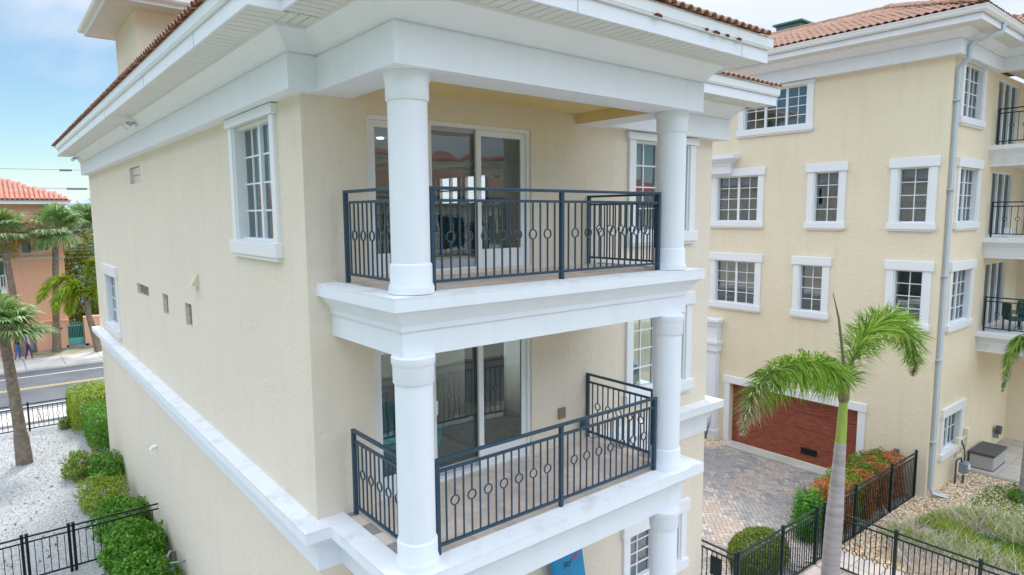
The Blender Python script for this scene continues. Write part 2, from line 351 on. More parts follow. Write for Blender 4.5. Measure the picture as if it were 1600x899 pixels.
# road running along X beyond the yard
structure(MB().box(-80, 120, 26.6, 35.9, G-.2, G-.01).build('road', ASPH))
YEL = M('yellow_road_paint', (.50, .36, .13), .8, (.42, .33, .16), 4, bump=.3); WPT = M('white_road_paint', (.62, .62, .62), .8, (.50, .50, .50), 5, bump=.3)
structure(MB().box(-80, 120, 31.45, 31.58, G-.02, G-.006).box(-80, 120, 31.68, 31.81, G-.02, G-.006).build('centre_line', YEL))
structure(MB().box(-80, 120, 34.45, 34.57, G-.02, G-.006).build('lane_line', WPT))
structure(MB().box(-80, 120, 27.75, 27.87, G-.02, G-.006).build('edge_line', WPT))
for y0, y1, nm in ((24.6, 26.45, 'near_sidewalk'), (36.05, 39.3, 'far_sidewalk')):
    k = 0; x = -16.
    while x < 14: 
        me = None; o = MB().box(0, 1.78, y0, y1, G-.1, G+.10).build('sidewalk_slab', CONC, loc=(x, 0, 0)) ; structure(o); bevel(o, .015); x += 1.8
    structure(MB().box(-80, -16.02, y0, y1, G-.1, G+.1).box(14.02, 120, y0, y1, G-.1, G+.1).build('sidewalk', CONC))
structure(MB().box(-80, 120, 26.46, 26.6, G-.1, G+.12).box(-80, 120, 35.9, 36.04, G-.1, G+.05).build('kerb', CONC))
# white gravel pebbles near the camera side of the yard (too many to count)
def pebbles(name, n, region, smin, smax, mat, z=G, dens=None):
    ico = [(0, 0, 1), (.9, 0, .1), (-.4, .8, 0), (-.5, -.75, .1), (.1, .1, -.6)]; fs = [(0, 1, 2), (0, 2, 3), (0, 3, 1), (4, 2, 1), (4, 3, 2), (4, 1, 3)]
    V = np.array(ico); out = []; F = []
    k = 0
    while k < n:
        x = random.uniform(region[0], region[1]); y = random.uniform(region[2], region[3])
        if dens and not dens(x, y): k += .2; continue
        s = random.uniform(smin, smax); a = random.uniform(0, 6.28); c, si = math.cos(a), math.sin(a); fl = random.uniform(.4, .75); st = random.uniform(.6, 1)
        q = V*np.array([s, s*st, s*fl]); q = np.stack([q[:, 0]*c-q[:, 1]*si+x, q[:, 0]*si+q[:, 1]*c+y, q[:, 2]+z+random.uniform(0, s*.4)], 1)
        b = len(out)*5; out.append(q); F += [(i+b, j+b, l+b) for i, j, l in fs]; k += 1
    me = bpy.data.meshes.new(name); me.from_pydata(np.concatenate(out).tolist(), [], F); me.materials.append(mat); o = link(name, me); return o
PEB = M('shell_pebbles', (.40, .39, .38), .9, (.70, .70, .71), island=True)
o = pebbles('gravel_pebbles', 26000, (-6, 0, 8, 23.4), .012, .035, PEB); props(o, 'loose white shell gravel covering the side yard', 'gravel', kind='stuff')

# ---- right hand court: driveway pavers, walkway, garden bed
PAVJ = M('paver_joint_sand', (.26, .23, .20), .95, bump=.4)
drive = structure(MB().box(8.13, 17.7, -.62, 30, G-.1, G+.01).build('driveway', PAVJ))
PV = [M('paver_tone', c, .85, c2, 9, bump=.35, bscale=40) for c, c2 in (((.34, .285, .25), (.40, .34, .30)), ((.29, .27, .265), (.34, .32, .31)), ((.41, .36, .32), (.46, .41, .37)), ((.23, .22, .23), (.28, .27, .275)), ((.37, .29, .25), (.42, .34, .29)))]
PW = (.23, .115)
pm = []
for m in PV:
    o_ = MB().box(-PW[0]/2+.004, PW[0]/2-.004, -PW[1]/2+.004, PW[1]/2-.004, -.03, .03); me = o_.mesh('paver', m)
    bm = bmesh.new(); bm.from_mesh(me); bmesh.ops.bevel(bm, geom=[e for e in bm.edges if all(v.co.z > 0 for v in e.verts)], offset=.006, segments=1, affect='EDGES'); bm.to_mesh(me); bm.free(); pm.append(me)
def visible(x, y): # what the camera could see past the main house corner (and a step either side)
    return (x-8.13) > (y+.4)*.50-1.0
cands = []; w_ = PW[1]; c45 = math.sqrt(.5)
for gx in range(-10, 190):
    for gy in range(-110, 110):
        t = (gx-gy) % 4
        if t == 0: lx, ly, rz = gx+1, gy+.5, 0
        elif t == 3: lx, ly, rz = gx+.5, gy+1, math.pi/2
        else: continue
        lx *= w_; ly *= w_; x = 8.0+(lx-ly)*c45; y = -1.5+(lx+ly)*c45
        if 8.2 < x < 17.25 and -.52 < y < 14 and visible(x, y) and not (x > 17.0 and .5 < y < 5.6): cands.append((x, y, rz+math.pi/4))
cands.sort(key=lambda c: math.hypot(c[0]-11.8, c[1]-1.8))
stuffs = [MB() for _ in PV]
def ptone(x, y):
    v = noise.noise(Vector((x*.55, y*.55, 2)))+random.uniform(-.6, .6)
    return 1 if v < -.25 else 3 if v < -.05 else 0 if v < .2 else 2 if v < .5 else 4
for k, (x, y, rz) in enumerate(cands):
    t = ptone(x, y); zz = G+.005+random.uniform(0, .006)
    if k < 298: link('paver', pm[t], drive, (x, y, zz), (random.uniform(-.01, .01), random.uniform(-.01, .01), rz+random.uniform(-.01, .01)))
    else:
        a, b = PW[0]/2-.004, PW[1]/2-.004; ca, sa = math.cos(rz), math.sin(rz); e_ = .006
        stuffs[t].add([(x+p*ca-q*sa, y+p*sa+q*ca, zz+h) for p, q, h in ((-a, -b, .022), (a, -b, .022), (a, b, .022), (-a, b, .022), (-a+e_, -b+e_, .03), (a-e_, -b+e_, .03), (a-e_, b-e_, .03), (-a+e_, b-e_, .03))], [(4, 5, 6, 7), (0, 1, 5, 4), (1, 2, 6, 5), (2, 3, 7, 6), (3, 0, 4, 7)])
allm = MB(); idx = []
for t, s_ in enumerate(stuffs): allm.add(s_.v, s_.f); idx += [t]*len(s_.f)
me = allm.mesh('distant_pavers', PV); me.polygons.foreach_set('material_index', idx); o = link('distant_pavers', me, drive); o['kind'] = 'stuff'
structure(MB().box(17.15, 17.7, .6, 5.5, G+.01, G+.045).build('driveway_apron', CONC))
WALKM = M('walkway_concrete', (.46, .38, .34), .85, (.56, .49, .45), 1.2, bump=.3)
walk = structure(MB().box(8.13, 12.9, -14, -.63, G-.1, G+.005).build('walkway', WALKM))
wl = MB().box(0, .58, 0, .58, 0, .03).mesh('walkway_slab', WALKM)
for i in range(8):
    for j in range(7):
        link('walkway_slab', wl, walk, (8.16+i*.6, -1.24-j*.6, G+random.uniform(0, .003)))
# rock bed, right
BEDE = M('bed_earth', (.30, .22, .13), .95, (.42, .33, .22), 6, bump=.8, bscale=20)
structure(MB().box(12.92, 60, -14, -.66, G-.1, G+.02).build('garden_bed', BEDE))
ROCK = M('river_pebbles', (.55, .34, .17), .75, (.90, .80, .66), island=True)
def rockd(x, y): return not (y < -1.45-.0 and 13.2 < x < 17.2 and noise.noise(Vector((x*.5, y*.5, 0))) > -.45) and y < -.62
o = pebbles('river_rock', 15000, (12.95, 22, -4.6, -.66), .022, .06, ROCK, G+.03, rockd); props(o, 'tan and white river pebbles in the garden bed', 'rock', kind='stuff')
o = pebbles('river_rock', 900, (16.6, 17.6, 5.2, 7.0), .025, .055, ROCK, G+.03); props(o, 'small patch of tan pebbles at the foot of the white pilaster', 'rock', kind='stuff')
# grass and dry ground cover
def tufts(name, n, region, h, mat, w=.008, dens=None, lean=.5):
    vs = []; fs = []
    for k in range(n):
        x = random.uniform(region[0], region[1]); y = random.uniform(region[2], region[3])
        if dens and not dens(x, y): continue
        a = random.uniform(0, 6.28); hh = h*random.uniform(.5, 1.2); lx, ly = random.gauss(0, lean)*hh, random.gauss(0, lean)*hh; b = len(vs)
        vs += [(x-w*math.cos(a), y-w*math.sin(a), G+.02), (x+w*math.cos(a), y+w*math.sin(a), G+.02), (x+lx, y+ly, G+.02+hh)]; fs.append((b, b+1, b+2))
    me = bpy.data.meshes.new(name); me.from_pydata(vs, [], fs); me.materials.append(mat); return link(name, me)
GRS = leafmat('lawn_blades', (.07, .20, .02), (.20, .38, .04), (.35, .40, .08)); DRY = leafmat('dry_stems', (.42, .34, .28), (.68, .60, .52), (.78, .73, .66), .1)
YLG = leafmat('yellow_green_sprigs', (.22, .36, .04), (.42, .50, .08), (.45, .18, .05))
o = tufts('lawn_grass', 70000, (14.8, 22, -5.2, -1.75), .07, GRS, .011, lambda x, y: noise.noise(Vector((x*.45, y*.6, 5)))+(.40 if y < -2.3 else .05) > .05+(.5 if y > -1.9 else 0)); props(o, 'patches of short green lawn between the pebbles', 'grass', kind='stuff')
inb = lambda x, y: ((x-15.3)/2.6)**2+((y+3.1)/1.9)**2 < 1+.35*noise.noise(Vector((x, y, 0)))
o = tufts('dry_groundcover', 9000, (12.9, 18.6, -5.4, -1.2), .36, DRY, .010, lambda x, y: inb(x, y) and noise.noise(Vector((x*.6, y*.6, 4))) > -.25, .9); props(o, 'low grey and brown dried out ground cover shrubs', 'ground cover', kind='stuff')
o = tufts('green_groundcover', 34000, (12.9, 19.4, -5.6, -1.2), .24, YLG, .016, lambda x, y: inb(x, y) and noise.noise(Vector((x*.9, y*.9, 9)))+(x-16)*.12 > -.12, .9); props(o, 'yellow green sprigs growing through the dry ground cover', 'ground cover', kind='stuff')
PATIO = M('patio_travertine', (.44, .40, .35), .7, (.56, .52, .46), 2.5, bump=.2)
pat = structure(MB().box(20.95, 32, -4.5, -.98, G-.05, G+.10).build('patio', CONC))
pt = MB().box(0, .74, 0, .44, 0, .02).mesh('patio_tile', PATIO)
for i in range(7):
    for j in range(7): link('patio_tile', pt, pat, (21.0+i*.75+(j % 2)*.0, -1.43-j*.45, G+.10+random.uniform(0, .002)))

# ================================================================== MAIN HOUSE
H = thing('townhouse', (0, 0, G), 'nearest cream stucco house with two white columned balconies', 'house')
FY = -1.77
# openings: (s0,s1,z0,z1)
S_holes = [(.82, 3.50, -.76, 1.25), (.82, 3.50, -3.74, -1.66), (5.84, 7.38, -.32, 1.26), (5.84, 7.38, -3.18, -1.72), (5.84, 7.38, -6.86, -5.86)]
W_holes = [(.95, 2.52, -.34, 1.265), (14.35, 16.45, -3.30, -1.74), (9.75, 11.1, .80, 1.20), (9.70, 11.15, -1.90, -1.64), (7.66, 8.18, -2.08, -1.64), (5.68, 6.18, -2.08, -1.64)]
mb = MB()
wallgrid(mb, (0, 0, 0), (1, 0, 0), (0, -1, 0), (0, 8.13), (G, 1.62), S_holes)
wallgrid(mb, (0, 0, 0), (0, 1, 0), (-1, 0, 0), (0, 18.72), (G, 1.45), W_holes)
wallgrid(mb, (8.13, 0, 0), (0, 1, 0), (1, 0, 0), (0, 18.72), (G, 1.45), [(7.0, 8.15, .35, 1.1), (8.35, 9.5, .35, 1.1), (.5, 5.0, -3.7, -1.58)])  # the last, widest opening is unseen and added to light the lower room
wallgrid(mb, (0, 18.72, 0), (1, 0, 0), (0, 1, 0), (0, 8.13), (G, 1.45), [])
mb.build('wall', STUCCO, H)
# rooms behind the doors
def room(x0, x1, y0, y1, z0, z1, east=()):
    n = MB(); n.quad((x0, y1, z0), (x1, y1, z0), (x1, y1, z1), (x0, y1, z1)); n.quad((x0, y0, z0), (x0, y1, z0), (x0, y1, z1), (x0, y0, z1))
    wallgrid(n, (x1, 0, 0), (0, 1, 0), (-1, 0, 0), (y0, y1), (z0, z1), list(east), -.1)
    n.quad((x0, y0, z1), (x1, y0, z1), (x1, y1, z1), (x0, y1, z1)); n.build('room_wall', ROOMW, H)
    f = MB(); f.quad((x0, y0, z0+.01), (x1, y0, z0+.01), (x1, y1, z0+.01), (x0, y1, z0+.01)); f.build('room_floor', ROOMF, H)
room(.24, 7.98, .24, 11.0, -.82, 1.36, [(7.0, 8.15, .35, 1.1), (8.35, 9.5, .35, 1.1)])
room(.24, 7.98, .24, 5.2, -3.80, -1.50, [(.5, 5.0, -3.7, -1.58)])  # wide east opening added out of view to bring in daylight
room(5.2, 7.98, .24, 3.2, -8.2, -5.0)
for lx_, ly_ in ((2.6, 3.0), (3.4, 6.5)):     # lit recessed ceiling lights seen in the upper room
    lm = bpy.data.materials.get('lit_lamp')
    if not lm:
        lm = bpy.data.materials.new('lit_lamp'); lm.use_nodes = True; b_ = lm.node_tree.nodes['Principled BSDF']; b_.inputs['Emission Color'].default_value = (1, .93, .82, 1); b_.inputs['Emission Strength'].default_value = .9
    MB().lathe([(.06, 1.335), (.06, 1.355)], 16).build('ceiling_light', lm, H, loc=(lx_, ly_, 0))
    al = bpy.data.lights.new('ceiling_lamp', 'AREA'); al.shape = 'DISK'; al.size = .16; al.energy = 2.2; al.color = (1, .93, .82)
    ao = bpy.data.objects.new('ceiling_lamp', al); col.objects.link(ao); ao.location = (lx_, ly_, 1.33)
n = MB()
for a, b in ((7.0, 8.15), (8.35, 9.5)):
    n.box(8.0, 8.1, a, a+.05, .35, 1.1); n.box(8.0, 8.1, b-.05, b, .35, 1.1); n.box(8.0, 8.1, (a+b)/2-.03, (a+b)/2+.03, .35, 1.1); n.box(8.0, 8.1, a, b, .70, .74)
n.build('rear_window_frame', WVINYL, H)
# frieze and cove under the eaves
FP = [(0, 18.72), (0, 0), (.33, 0), (.33, FY), (4.74, FY), (4.74, 0), (8.19, 0), (8.19, 18.72)]
# outward is to the left of travel here (west side first going -Y) -> right of travel is west: side=+1
pf = [(-.06, 1.40), (.21, 1.40), (.21, 1.775), (.195, 1.78), (.195, 1.795), (.235, 1.80), (.235, 1.815)]
pf += [(.25, 1.84), (.275, 1.88), (.31, 1.92), (.355, 1.965), (.40, 2.0)]; pf += [(.40, 2.04), (-.06, 2.04)]
o = fixn(MB().sweep(FP, pf).build('cornice', WHITE, H, smooth='auto'))
# beam backs and ceiling over the upper balcony, golden bounce put into their colour
fixn(MB().sweep([(.33, 0), (.33, FY), (4.74, FY), (4.74, 0)], [(-.30, 1.41), (-.061, 1.41), (-.061, 1.62), (-.30, 1.62)]).build('beam_lining', BOUNCE_GOLD, H))
fixn(MB().sweep([(.33, 0), (.33, FY), (4.74, FY), (4.74, 0)], [(-.302, 1.402), (-.062, 1.402), (-.062, 1.409), (-.302, 1.409)]).build('beam_soffit', WHITE, H))
MB().box(.3, 4.8, FY, -.001, 1.56, 1.60).build('balcony_ceiling', BOUNCE_GOLD, H)
# fascia and drip edge
ff = [(.775, 2.03), (.80, 2.03), (.80, 2.19), (.775, 2.19)]
fixn(MB().sweep(FP, ff).build('fascia', WHITE, H))
f2 = [(.775, 2.192), (.835, 2.205), (.835, 2.222), (.845, 2.226), (.85, 2.335), (.775, 2.335)]
fixn(MB().sweep(FP, f2).build('drip_edge', WVINYL, H))
fixn(MB().sweep(FP, [(.38, 2.058), (.775, 2.058), (.775, 2.07), (.38, 2.07)]).build('soffit_backing', M('soffit_gap', (.25, .25, .24), .9), H))
def soffit(A, d, n, Ln, pitch, name='soffit_board', par=H, z=2.036, width=.40, off=.378):
    A = Vector((*A, 0)); d = Vector((*d, 0)); n = Vector((*n, 0)); g = .006
    mb = MB(); vs = []
    for (s, o_, zz) in ((g, 0, 0), (pitch-g, 0, 0), (pitch-g, width, 0), (g, width, 0), (g, 0, .018), (pitch-g, 0, .018), (pitch-g, width, .018), (g, width, .018)):
        q = d*s+n*o_; vs.append((q.x, q.y, zz))
    mb.add(vs, [(3, 2, 1, 0), (0, 1, 5, 4), (1, 2, 6, 5), (2, 3, 7, 6), (3, 0, 4, 7)]); me = mb.mesh(name, SOFFIT)
    for k in range(int(Ln/pitch)):
        q = A+d*(k*pitch)+n*off; link(name, me, par, (q.x, q.y, z+random.uniform(0, .0015)))
soffit((.33-.775, FY), (1, 0), (0, -1), 5.96, .135)                # front of balcony
soffit((4.74, FY-.378), (0, 1), (1, 0), 1.77, .135)
soffit((.33, FY-.378), (0, 1), (-1, 0), 1.37, .135)
soffit((0, 19.4), (0, -1), (-1, 0), 20.17, .16)
soffit((5.515, 0), (1, 0), (0, -1), 3.4, .135)
soffit((-.378, 0), (1, 0), (0, -1), .33, .110)
# nailing blocks / joints on the fascia
seam = MB()
for x in (-.2, 1.9, 4.9): seam.box(x, x+.006, FY-.803, FY-.79, 2.035, 2.185)
for y in (1.2, 4.3, 8.4, 13.): seam.box(-.803, -.79, y, y+.01, 2.035, 2.185)
seam.build('fascia_seam', M('seam_shadow_grey', (.35, .36, .38), .8), H)
# roofs
PITCHR = .38
def hip(mb, x0, x1, y0, y1, z0, s):
    w = min(x1-x0, y1-y0)/2; zr = z0+w*s
    if x1-x0 < y1-y0: a, b = ((x0+x1)/2, y0+w, zr), ((x0+x1)/2, y1-w, zr)
    else: a, b = (x0+w, (y0+y1)/2, zr), (x1-w, (y0+y1)/2, zr)
    c = [(x0, y0, z0), (x1, y0, z0), (x1, y1, z0), (x0, y1, z0)]
    if x1-x0 < y1-y0: mb.add(c+[a, b], [(0, 1, 4), (1, 2, 5, 4), (2, 3, 5), (3, 0, 4, 5)])
    else: mb.add(c+[a, b], [(0, 1, 5, 4), (1, 2, 5), (2, 3, 4, 5), (3, 0, 4)])
mb = MB(); hip(mb, -.84, 9.02, -.84, 19.5, 2.335, PITCHR); hip(mb, -.51, 5.58, FY-.84, 6.5, 2.336, PITCHR); mb.build('roof_deck', TILED, H)
ee = .05
# eave tiles: balcony front, main front right, west side, bump sides
tile_plane((-.51, FY-.84-ee, 2.355), (5.58, FY-.84-ee, 2.355), (0, 1), PITCHR, .157, .33, 3.2, lambda u, v: v < min(u, 6.09-u)+.1, H, 40, lambda u, v: v < .1, mats=(TILE, TILED))
tile_plane((5.4, -.84-ee, 2.355), (9.02, -.84-ee, 2.355), (0, 1), PITCHR, .157, .33, 4.9, lambda u, v: v < 3.62-u+.1, H, 24, lambda u, v: v < .1, mats=(TILE, TILED))
tile_plane((-.84-ee, 19.5, 2.355), (-.84-ee, -.84, 2.355), (1, 0), PITCHR, .165, .33, 4.9, lambda u, v: v < min(u, 20.3-u)+.1 , H, 124, lambda u, v: v < .1, mats=(TILED, TILED))
tile_plane((5.58+ee, FY-.84, 2.355), (5.58+ee, 4, 2.355), (-1, 0), PITCHR, .157, .33, 3.0, lambda u, v: v < u-.30, H, 10, lambda u, v: v < .1, mats=(TILE, TILED))
# white mortar closing the tile ends
fixn(MB().sweep(FP, [(.80, 2.335), (.846, 2.335), (.846, 2.36), (.80, 2.38)]).build('eave_closure', M('eave_mortar', (.55, .50, .45), .9), H))
# hip ridge tiles at the right end of the balcony roof
def ridge(A, B, par, name='ridge_tile', r=.11, mat=TILE, lim=60):
    A = Vector(A); B = Vector(B); d = (B-A).normalized(); n = int((B-A).length/.3); me = tile_mesh(name, .2, .36, r, mat); A.z -= .05; B.z -= .05
    xa = d.cross(Vector((0, 0, 1))).normalized(); rm = Matrix((xa, d, xa.cross(d))).transposed().to_euler()
    for k in range(min(n, lim)): link(name, me, par, A+d*(k*.3)+Vector((0, 0, .02+random.uniform(0, .012))), rm)
ridge((5.52, FY-.78, 2.34), (2.55, 2.2, 3.46), H, r=.085); ridge((-.45, FY-.78, 2.34), (2.5, 2.2, 3.46), H, r=.085); ridge((8.94, -.76, 2.34), (4.1, 4.1, 4.15), H, r=.085)
# balconies ------------------------------------------------------------
CP = .63
def slabprof(zt, oc=.21, inner=-.05):
    p = [(inner, zt), (inner, zt-CP), (.02, zt-CP), (.02, zt-.365), (.045, zt-.36), (.045, zt-.30), (.06, zt-.285)]
    for i in range(1, 6):
        t = i/6; p.append((.06+(oc-.035-.06)*(t**1.25), zt-.285+.145*t))
    p += [(oc-.035, zt-.14), (oc-.03, zt-.127)]
    p += [(oc, zt-.127), (oc, zt)]
    return p
BP = [(.31, 0), (.31, -1.69), (5.0, -1.69), (5.0, 0)]
TRAV = [M('balcony_tile_tone', c, .6, c2, 7, bump=.15) for c, c2 in (((.60, .50, .43), (.68, .57, .50)), ((.56, .47, .41), (.63, .54, .47)), ((.66, .55, .47), (.72, .62, .54)))]
tms = [fixn_ for fixn_ in (MB().box(0, .298, 0, .298, 0, .02).mesh('floor_tile', m) for m in TRAV)]
GROUT = M('tile_grout', (.30, .27, .24), .9)
for lv, (zt, name) in enumerate(((-.817, 'u'), (-3.75, 'l'))):
    if lv == 0: path = BP
    else: path = [(0, 18.72), (0, 0), (.31, 0), (.31, -1.69), (5.0, -1.69), (5.0, 0), (8.15, 0), (8.15, 18.72)]
    oc = .21 if lv == 0 else .25
    fixn(MB().sweep(path, slabprof(zt, oc)).build('balcony_slab' if lv == 0 else 'belt_course', WHITE, H, smooth='auto'))
    # curb cap on top, slab core and underside
    fixn(MB().sweep(path, [(-.04, zt+.001), (oc+.003, zt+.001), (oc+.003, zt+.018), (-.04, zt+.026)]).build('cap', CAPW, H))
    MB().box(.32, 4.97, -1.67, -.001, zt-.50, zt-.035).build('slab_core', STUCCO, H)
    fl = MB().box(.33, 4.95, -1.66, -.002, zt-.03, zt-.012).build('balcony_floor', GROUT, H)
    for i in range(16):
        for j in range(6):
            x = .345+i*.302-(.15 if j % 2 else 0); y = -1.655+j*.302
            w = 1
            if x < .32: continue
            if x > 4.66: continue
            if y+.3 > .16: continue
            link('floor_tile', random.choice(tms), fl, (x, y, zt-.014+random.uniform(0, .002)))
def column(x, y, z0, z1):
    k_ = .865
    c_ = [(.272, z0), (.272, z0+.055), (.262, z0+.085), (.250, z0+.10), (.250, z0+.285), (.244, z0+.30), (.236, z0+.308)]
    p = c_+[(.230, z0+.325), (.230, z1-.28)]
    t = [(.230, z1-.279), (.246, z1-.276), (.250, z1-.27), (.250, z1-.10), (.256, z1-.085), (.266, z1-.07), (.266, z1-.001)]
    c_ = [(a*k_, b) for a, b in c_]; t = [(a*k_, b) for a, b in t]
    s = MB().lathe([(.23*k_, z0+.30), (.23*k_, z1-.275)], 48).build('column', WHITE, H, smooth='auto', loc=(x, y, 0))
    MB().lathe(c_, 48).build('column_base', WHITE, s, smooth='auto', loc=(x, y, 0))
    MB().lathe(t, 48).build('capital', WHITE, s, smooth='auto', loc=(x, y, 0))
for x in (.44, 4.69):
    column(x, -1.65, -.79, 1.40); column(x, -1.65, -3.73, -1.447); column(x, -1.65, G, -4.38)
# railings -------------------------------------------------------------
ringme = None
def ring_mesh(r=.055, t=.009, mat=None):
    mb = MB(); n, m = 18, 6; vs = []; fs = []
    for i in range(n):
        a = 2*math.pi*i/n
        for j in range(m):
            b = 2*math.pi*j/m; rr = r+t*math.cos(b); vs.append((rr*math.cos(a), t*1.2*math.sin(b), rr*math.sin(a)))
    for i in range(n):
        for j in range(m): fs.append((i*m+j, ((i+1) % n)*m+j, ((i+1) % n)*m+(j+1) % m, i*m+(j+1) % m))
    return mb.add(vs, fs).mesh('ring', mat, smooth=True)
RING = ring_mesh(mat=RAIL); PIK = {}
def picket(parent, x, y, z0, z1, rz, ring, mat=RAIL, ringmesh=None, zc=None, w=.008):
    if not ring:
        k = (round(z1-z0, 3), mat.name, w)
        if k not in PIK: PIK[k] = MB().box(-w, w, -w, w, 0, z1-z0).mesh('picket', mat)
        link('picket', PIK[k], parent, (x, y, z0), (0, 0, rz)); return
    zc = zc or z0+.46*(z1-z0); k = (round(z1-z0, 3), mat.name, 'r', round(zc-z0, 3), w)
    r = .055
    if k not in PIK: PIK[k] = MB().box(-w, w, -w, w, 0, zc-z0-r).box(-w, w, -w, w, zc-z0+r, z1-z0).mesh('picket', mat)
    link('picket', PIK[k], parent, (x, y, z0), (0, 0, rz)); link('ring', ringmesh or RING, parent, (x, y, zc), (0, 0, rz))
def railing(parent, P, Q, zt, counts, posts=True, mat=RAIL, ringm=None, hgt=1.10, ringpar=1, drop=.13, root=None):
    """straight railing; zt = top of rail; counts = pickets per bay"""
    P = Vector((*P, 0)); Q = Vector((*Q, 0)); d = (Q-P); Ln = d.length; d.normalize(); rz = math.atan2(d.y, d.x)
    def bar(name, s0, s1, z0, z1, hw, par):
        return MB().box(s0, s1, -hw, hw, z0, z1).build(name, mat, par, loc=(P.x, P.y, 0), rot=(0, 0, rz))
    r = bar('railing' if root is None else 'top_rail', -.03, Ln+.03, zt-.035, zt, .025, parent if root is None else root); bevel(r, .006)
    par = r if root is None else root
    bar('upper_rail', 0, Ln, zt-drop-.03, zt-drop, .016, par); bar('bottom_rail', 0, Ln, zt-1.01, zt-.98, .016, par)
    nb = len(counts)
    for k in range(nb+1):
        s = Ln*k/nb; bar('post', s-.024, s+.024, zt-hgt, zt-.036, .024, par)
    for k, c in enumerate(counts):
        a, b = Ln*k/nb, Ln*(k+1)/nb
        for i in range(c):
            s = a+(b-a)*(i+1)/(c+1); q = P+d*s
            picket(par, q.x, q.y, zt-.979, zt-drop-.031, rz, i % 2 == ringpar, mat, ringm, zt-.53)
    return par
for zt in (.30, -2.63):
    railing(H, (.45, -.14), (.45, -1.44), zt, [11]); railing(H, (.70, -1.65), (4.42, -1.65), zt, [15, 15]); railing(H, (4.72, -.02), (4.72, -1.38), zt, [11])
# sliding doors --------------------------------------------------------
def slider(zb, ztp):
    x0, x1 = .82, 3.50; fr = MB(); e = .06
    fr.box(x0, x0+e, .03, .2, zb, ztp); fr.box(x1-e, x1, .03, .2, zb, ztp); fr.box(x0+e, x1-e, .03, .2, ztp-e, ztp); fr.box(x0+e, x1-e, .03, .2, zb, zb+.03)
    fr.box(1.72, 1.78, .035, .2, zb+.03, ztp-e)
    d = bevel(fr.build('sliding_door', WVINYL, H), .006)
    for (a, b, y, w, mt, bot) in ((x0+e, 1.72, .075, .085, WVINYL, .24), (1.78, 2.62, .135, .055, M('screen_frame_grey', (.42, .43, .46), .4), .12), (2.54, x1-e, .07, .085, WVINYL, .24)):
        f = MB(); z0, z1 = zb+.03, ztp-e
        f.box(a, a+w, y, y+.045, z0, z1); f.box(b-w, b, y, y+.045, z0, z1); f.box(a+w, b-w, y, y+.045, z1-w, z1); f.box(a+w, b-w, y, y+.045, z0, z0+bot)
        bevel(f.build('sash_frame', mt, d), .005)
        MB().quad((a+w, y+.02, z0+bot), (b-w, y+.02, z0+bot), (b-w, y+.02, z1-w), (a+w, y+.02, z1-w)).build('door_pane', GLASSD, d)
    MB().box(1.815, 1.845, .10, .134, zb+.95, zb+1.15).build('handle', WVINYL, d)
slider(-.76, 1.25); slider(-3.74, -1.66)
# windows --------------------------------------------------------------
window(H, 5.84, 0, -.32, 'S', 1.54, 1.58, 2, 2, 4, niche=False, hh=.125); window(H, 5.84, 0, -3.18, 'S', 1.54, 1.46, 2, 2, 4, niche=False); window(H, 5.84, 0, -6.86, 'S', 1.54, 1.0+.0, 2, 2, 4, niche=False)
window(H, 0, 2.52, -.34, 'W', 1.57, 1.605, 2, 2, 4, niche=False, hh=.125, casing=.15); window(H, 0, 16.45, -3.30, 'W', 2.1, 1.56, 2, 2, 4, hh=.30)
GBK = M('glass_block', (.07, .09, .06), .3, (.16, .19, .13), 9, spec=.5, bump=.6, bscale=14); GBW = M('lit_glass_block', (.6, .63, .6), .15, (.75, .77, .75), 9, spec=.8, bump=.6, bscale=14)  # GBW: brightness of the upper window's lit blocks put into a paler colour
MORT = M('block_mortar', (.62, .60, .52), .8)
for (a, b, c, d_, nu, nv) in ((9.75, 11.1, .80, 1.20, 3, 2), (9.70, 11.15, -1.90, -1.64, 3, 2), (7.66, 8.18, -2.08, -1.64, 1, 3), (5.68, 6.18, -2.08, -1.64, 1, 3)):
    w = MB().box(.10, .12, a, b, c, d_).build('glass_block_window', MORT, H)
    for i in range(nu):
        for j in range(nv):
            o = MB().box(.07, .101, a+(b-a)*i/nu+.02, a+(b-a)*(i+1)/nu-.02, c+(d_-c)*j/nv+.012, c+(d_-c)*(j+1)/nv-.012).build('glass_block', GBW if nu == 3 and c > 0 else GBK, w); bevel(o, .01)
# wall vents, lights, outlet -------------------------------------------
o = fixn(MB().add([(0, 5.02, -1.22), (0, 5.26, -1.22), (0, 5.26, -1.04), (0, 5.02, -1.04), (-.14, 5.02, -1.24), (-.14, 5.26, -1.24), (-.02, 5.26, -1.02), (-.02, 5.02, -1.02)], [(0, 1, 5, 4), (1, 2, 6, 5), (2, 3, 7, 6), (3, 0, 4, 7), (4, 5, 6, 7)]).build('dryer_vent', M('beige_plastic', (.66, .62, .45), .5), H))
MB().tube([(0, 10, -5.58), (-.10, 10, -5.60), (-.14, 10, -5.66)], [.05, .05, .045], 12).build('pipe_vent', WVINYL, H, smooth='auto')
CHR = M('brushed_lamp_metal', (.55, .56, .58), .25, metal=.9)
for y, z, s in ((8.0, 1.93, 1.0), (17.9, 1.93, .8)):
    m = MB(); m.tube([(-.28, y, z), (-.32, y, z)], [.08*s, .08*s], 14); m.tube([(-.32, y, z), (-.38, y, z-.03), (-.42, y, z-.03)], .02, 8)
    for dy in (-.08, .08): m.tube([(-.38, y+dy*.4, z-.03), (-.45, y+dy, z-.04), (-.50, y+dy*1.5, z-.10)], [.03*s, .05*s, .06*s], 12)
    m.build('flood_light', CHR, H, smooth='auto')
o = MB().box(4.05, 4.21, -.03, 0, -3.29, -3.11).build('outlet_cover', M('bronze_plastic', (.24, .21, .13), .4), H); bevel(o, .01)
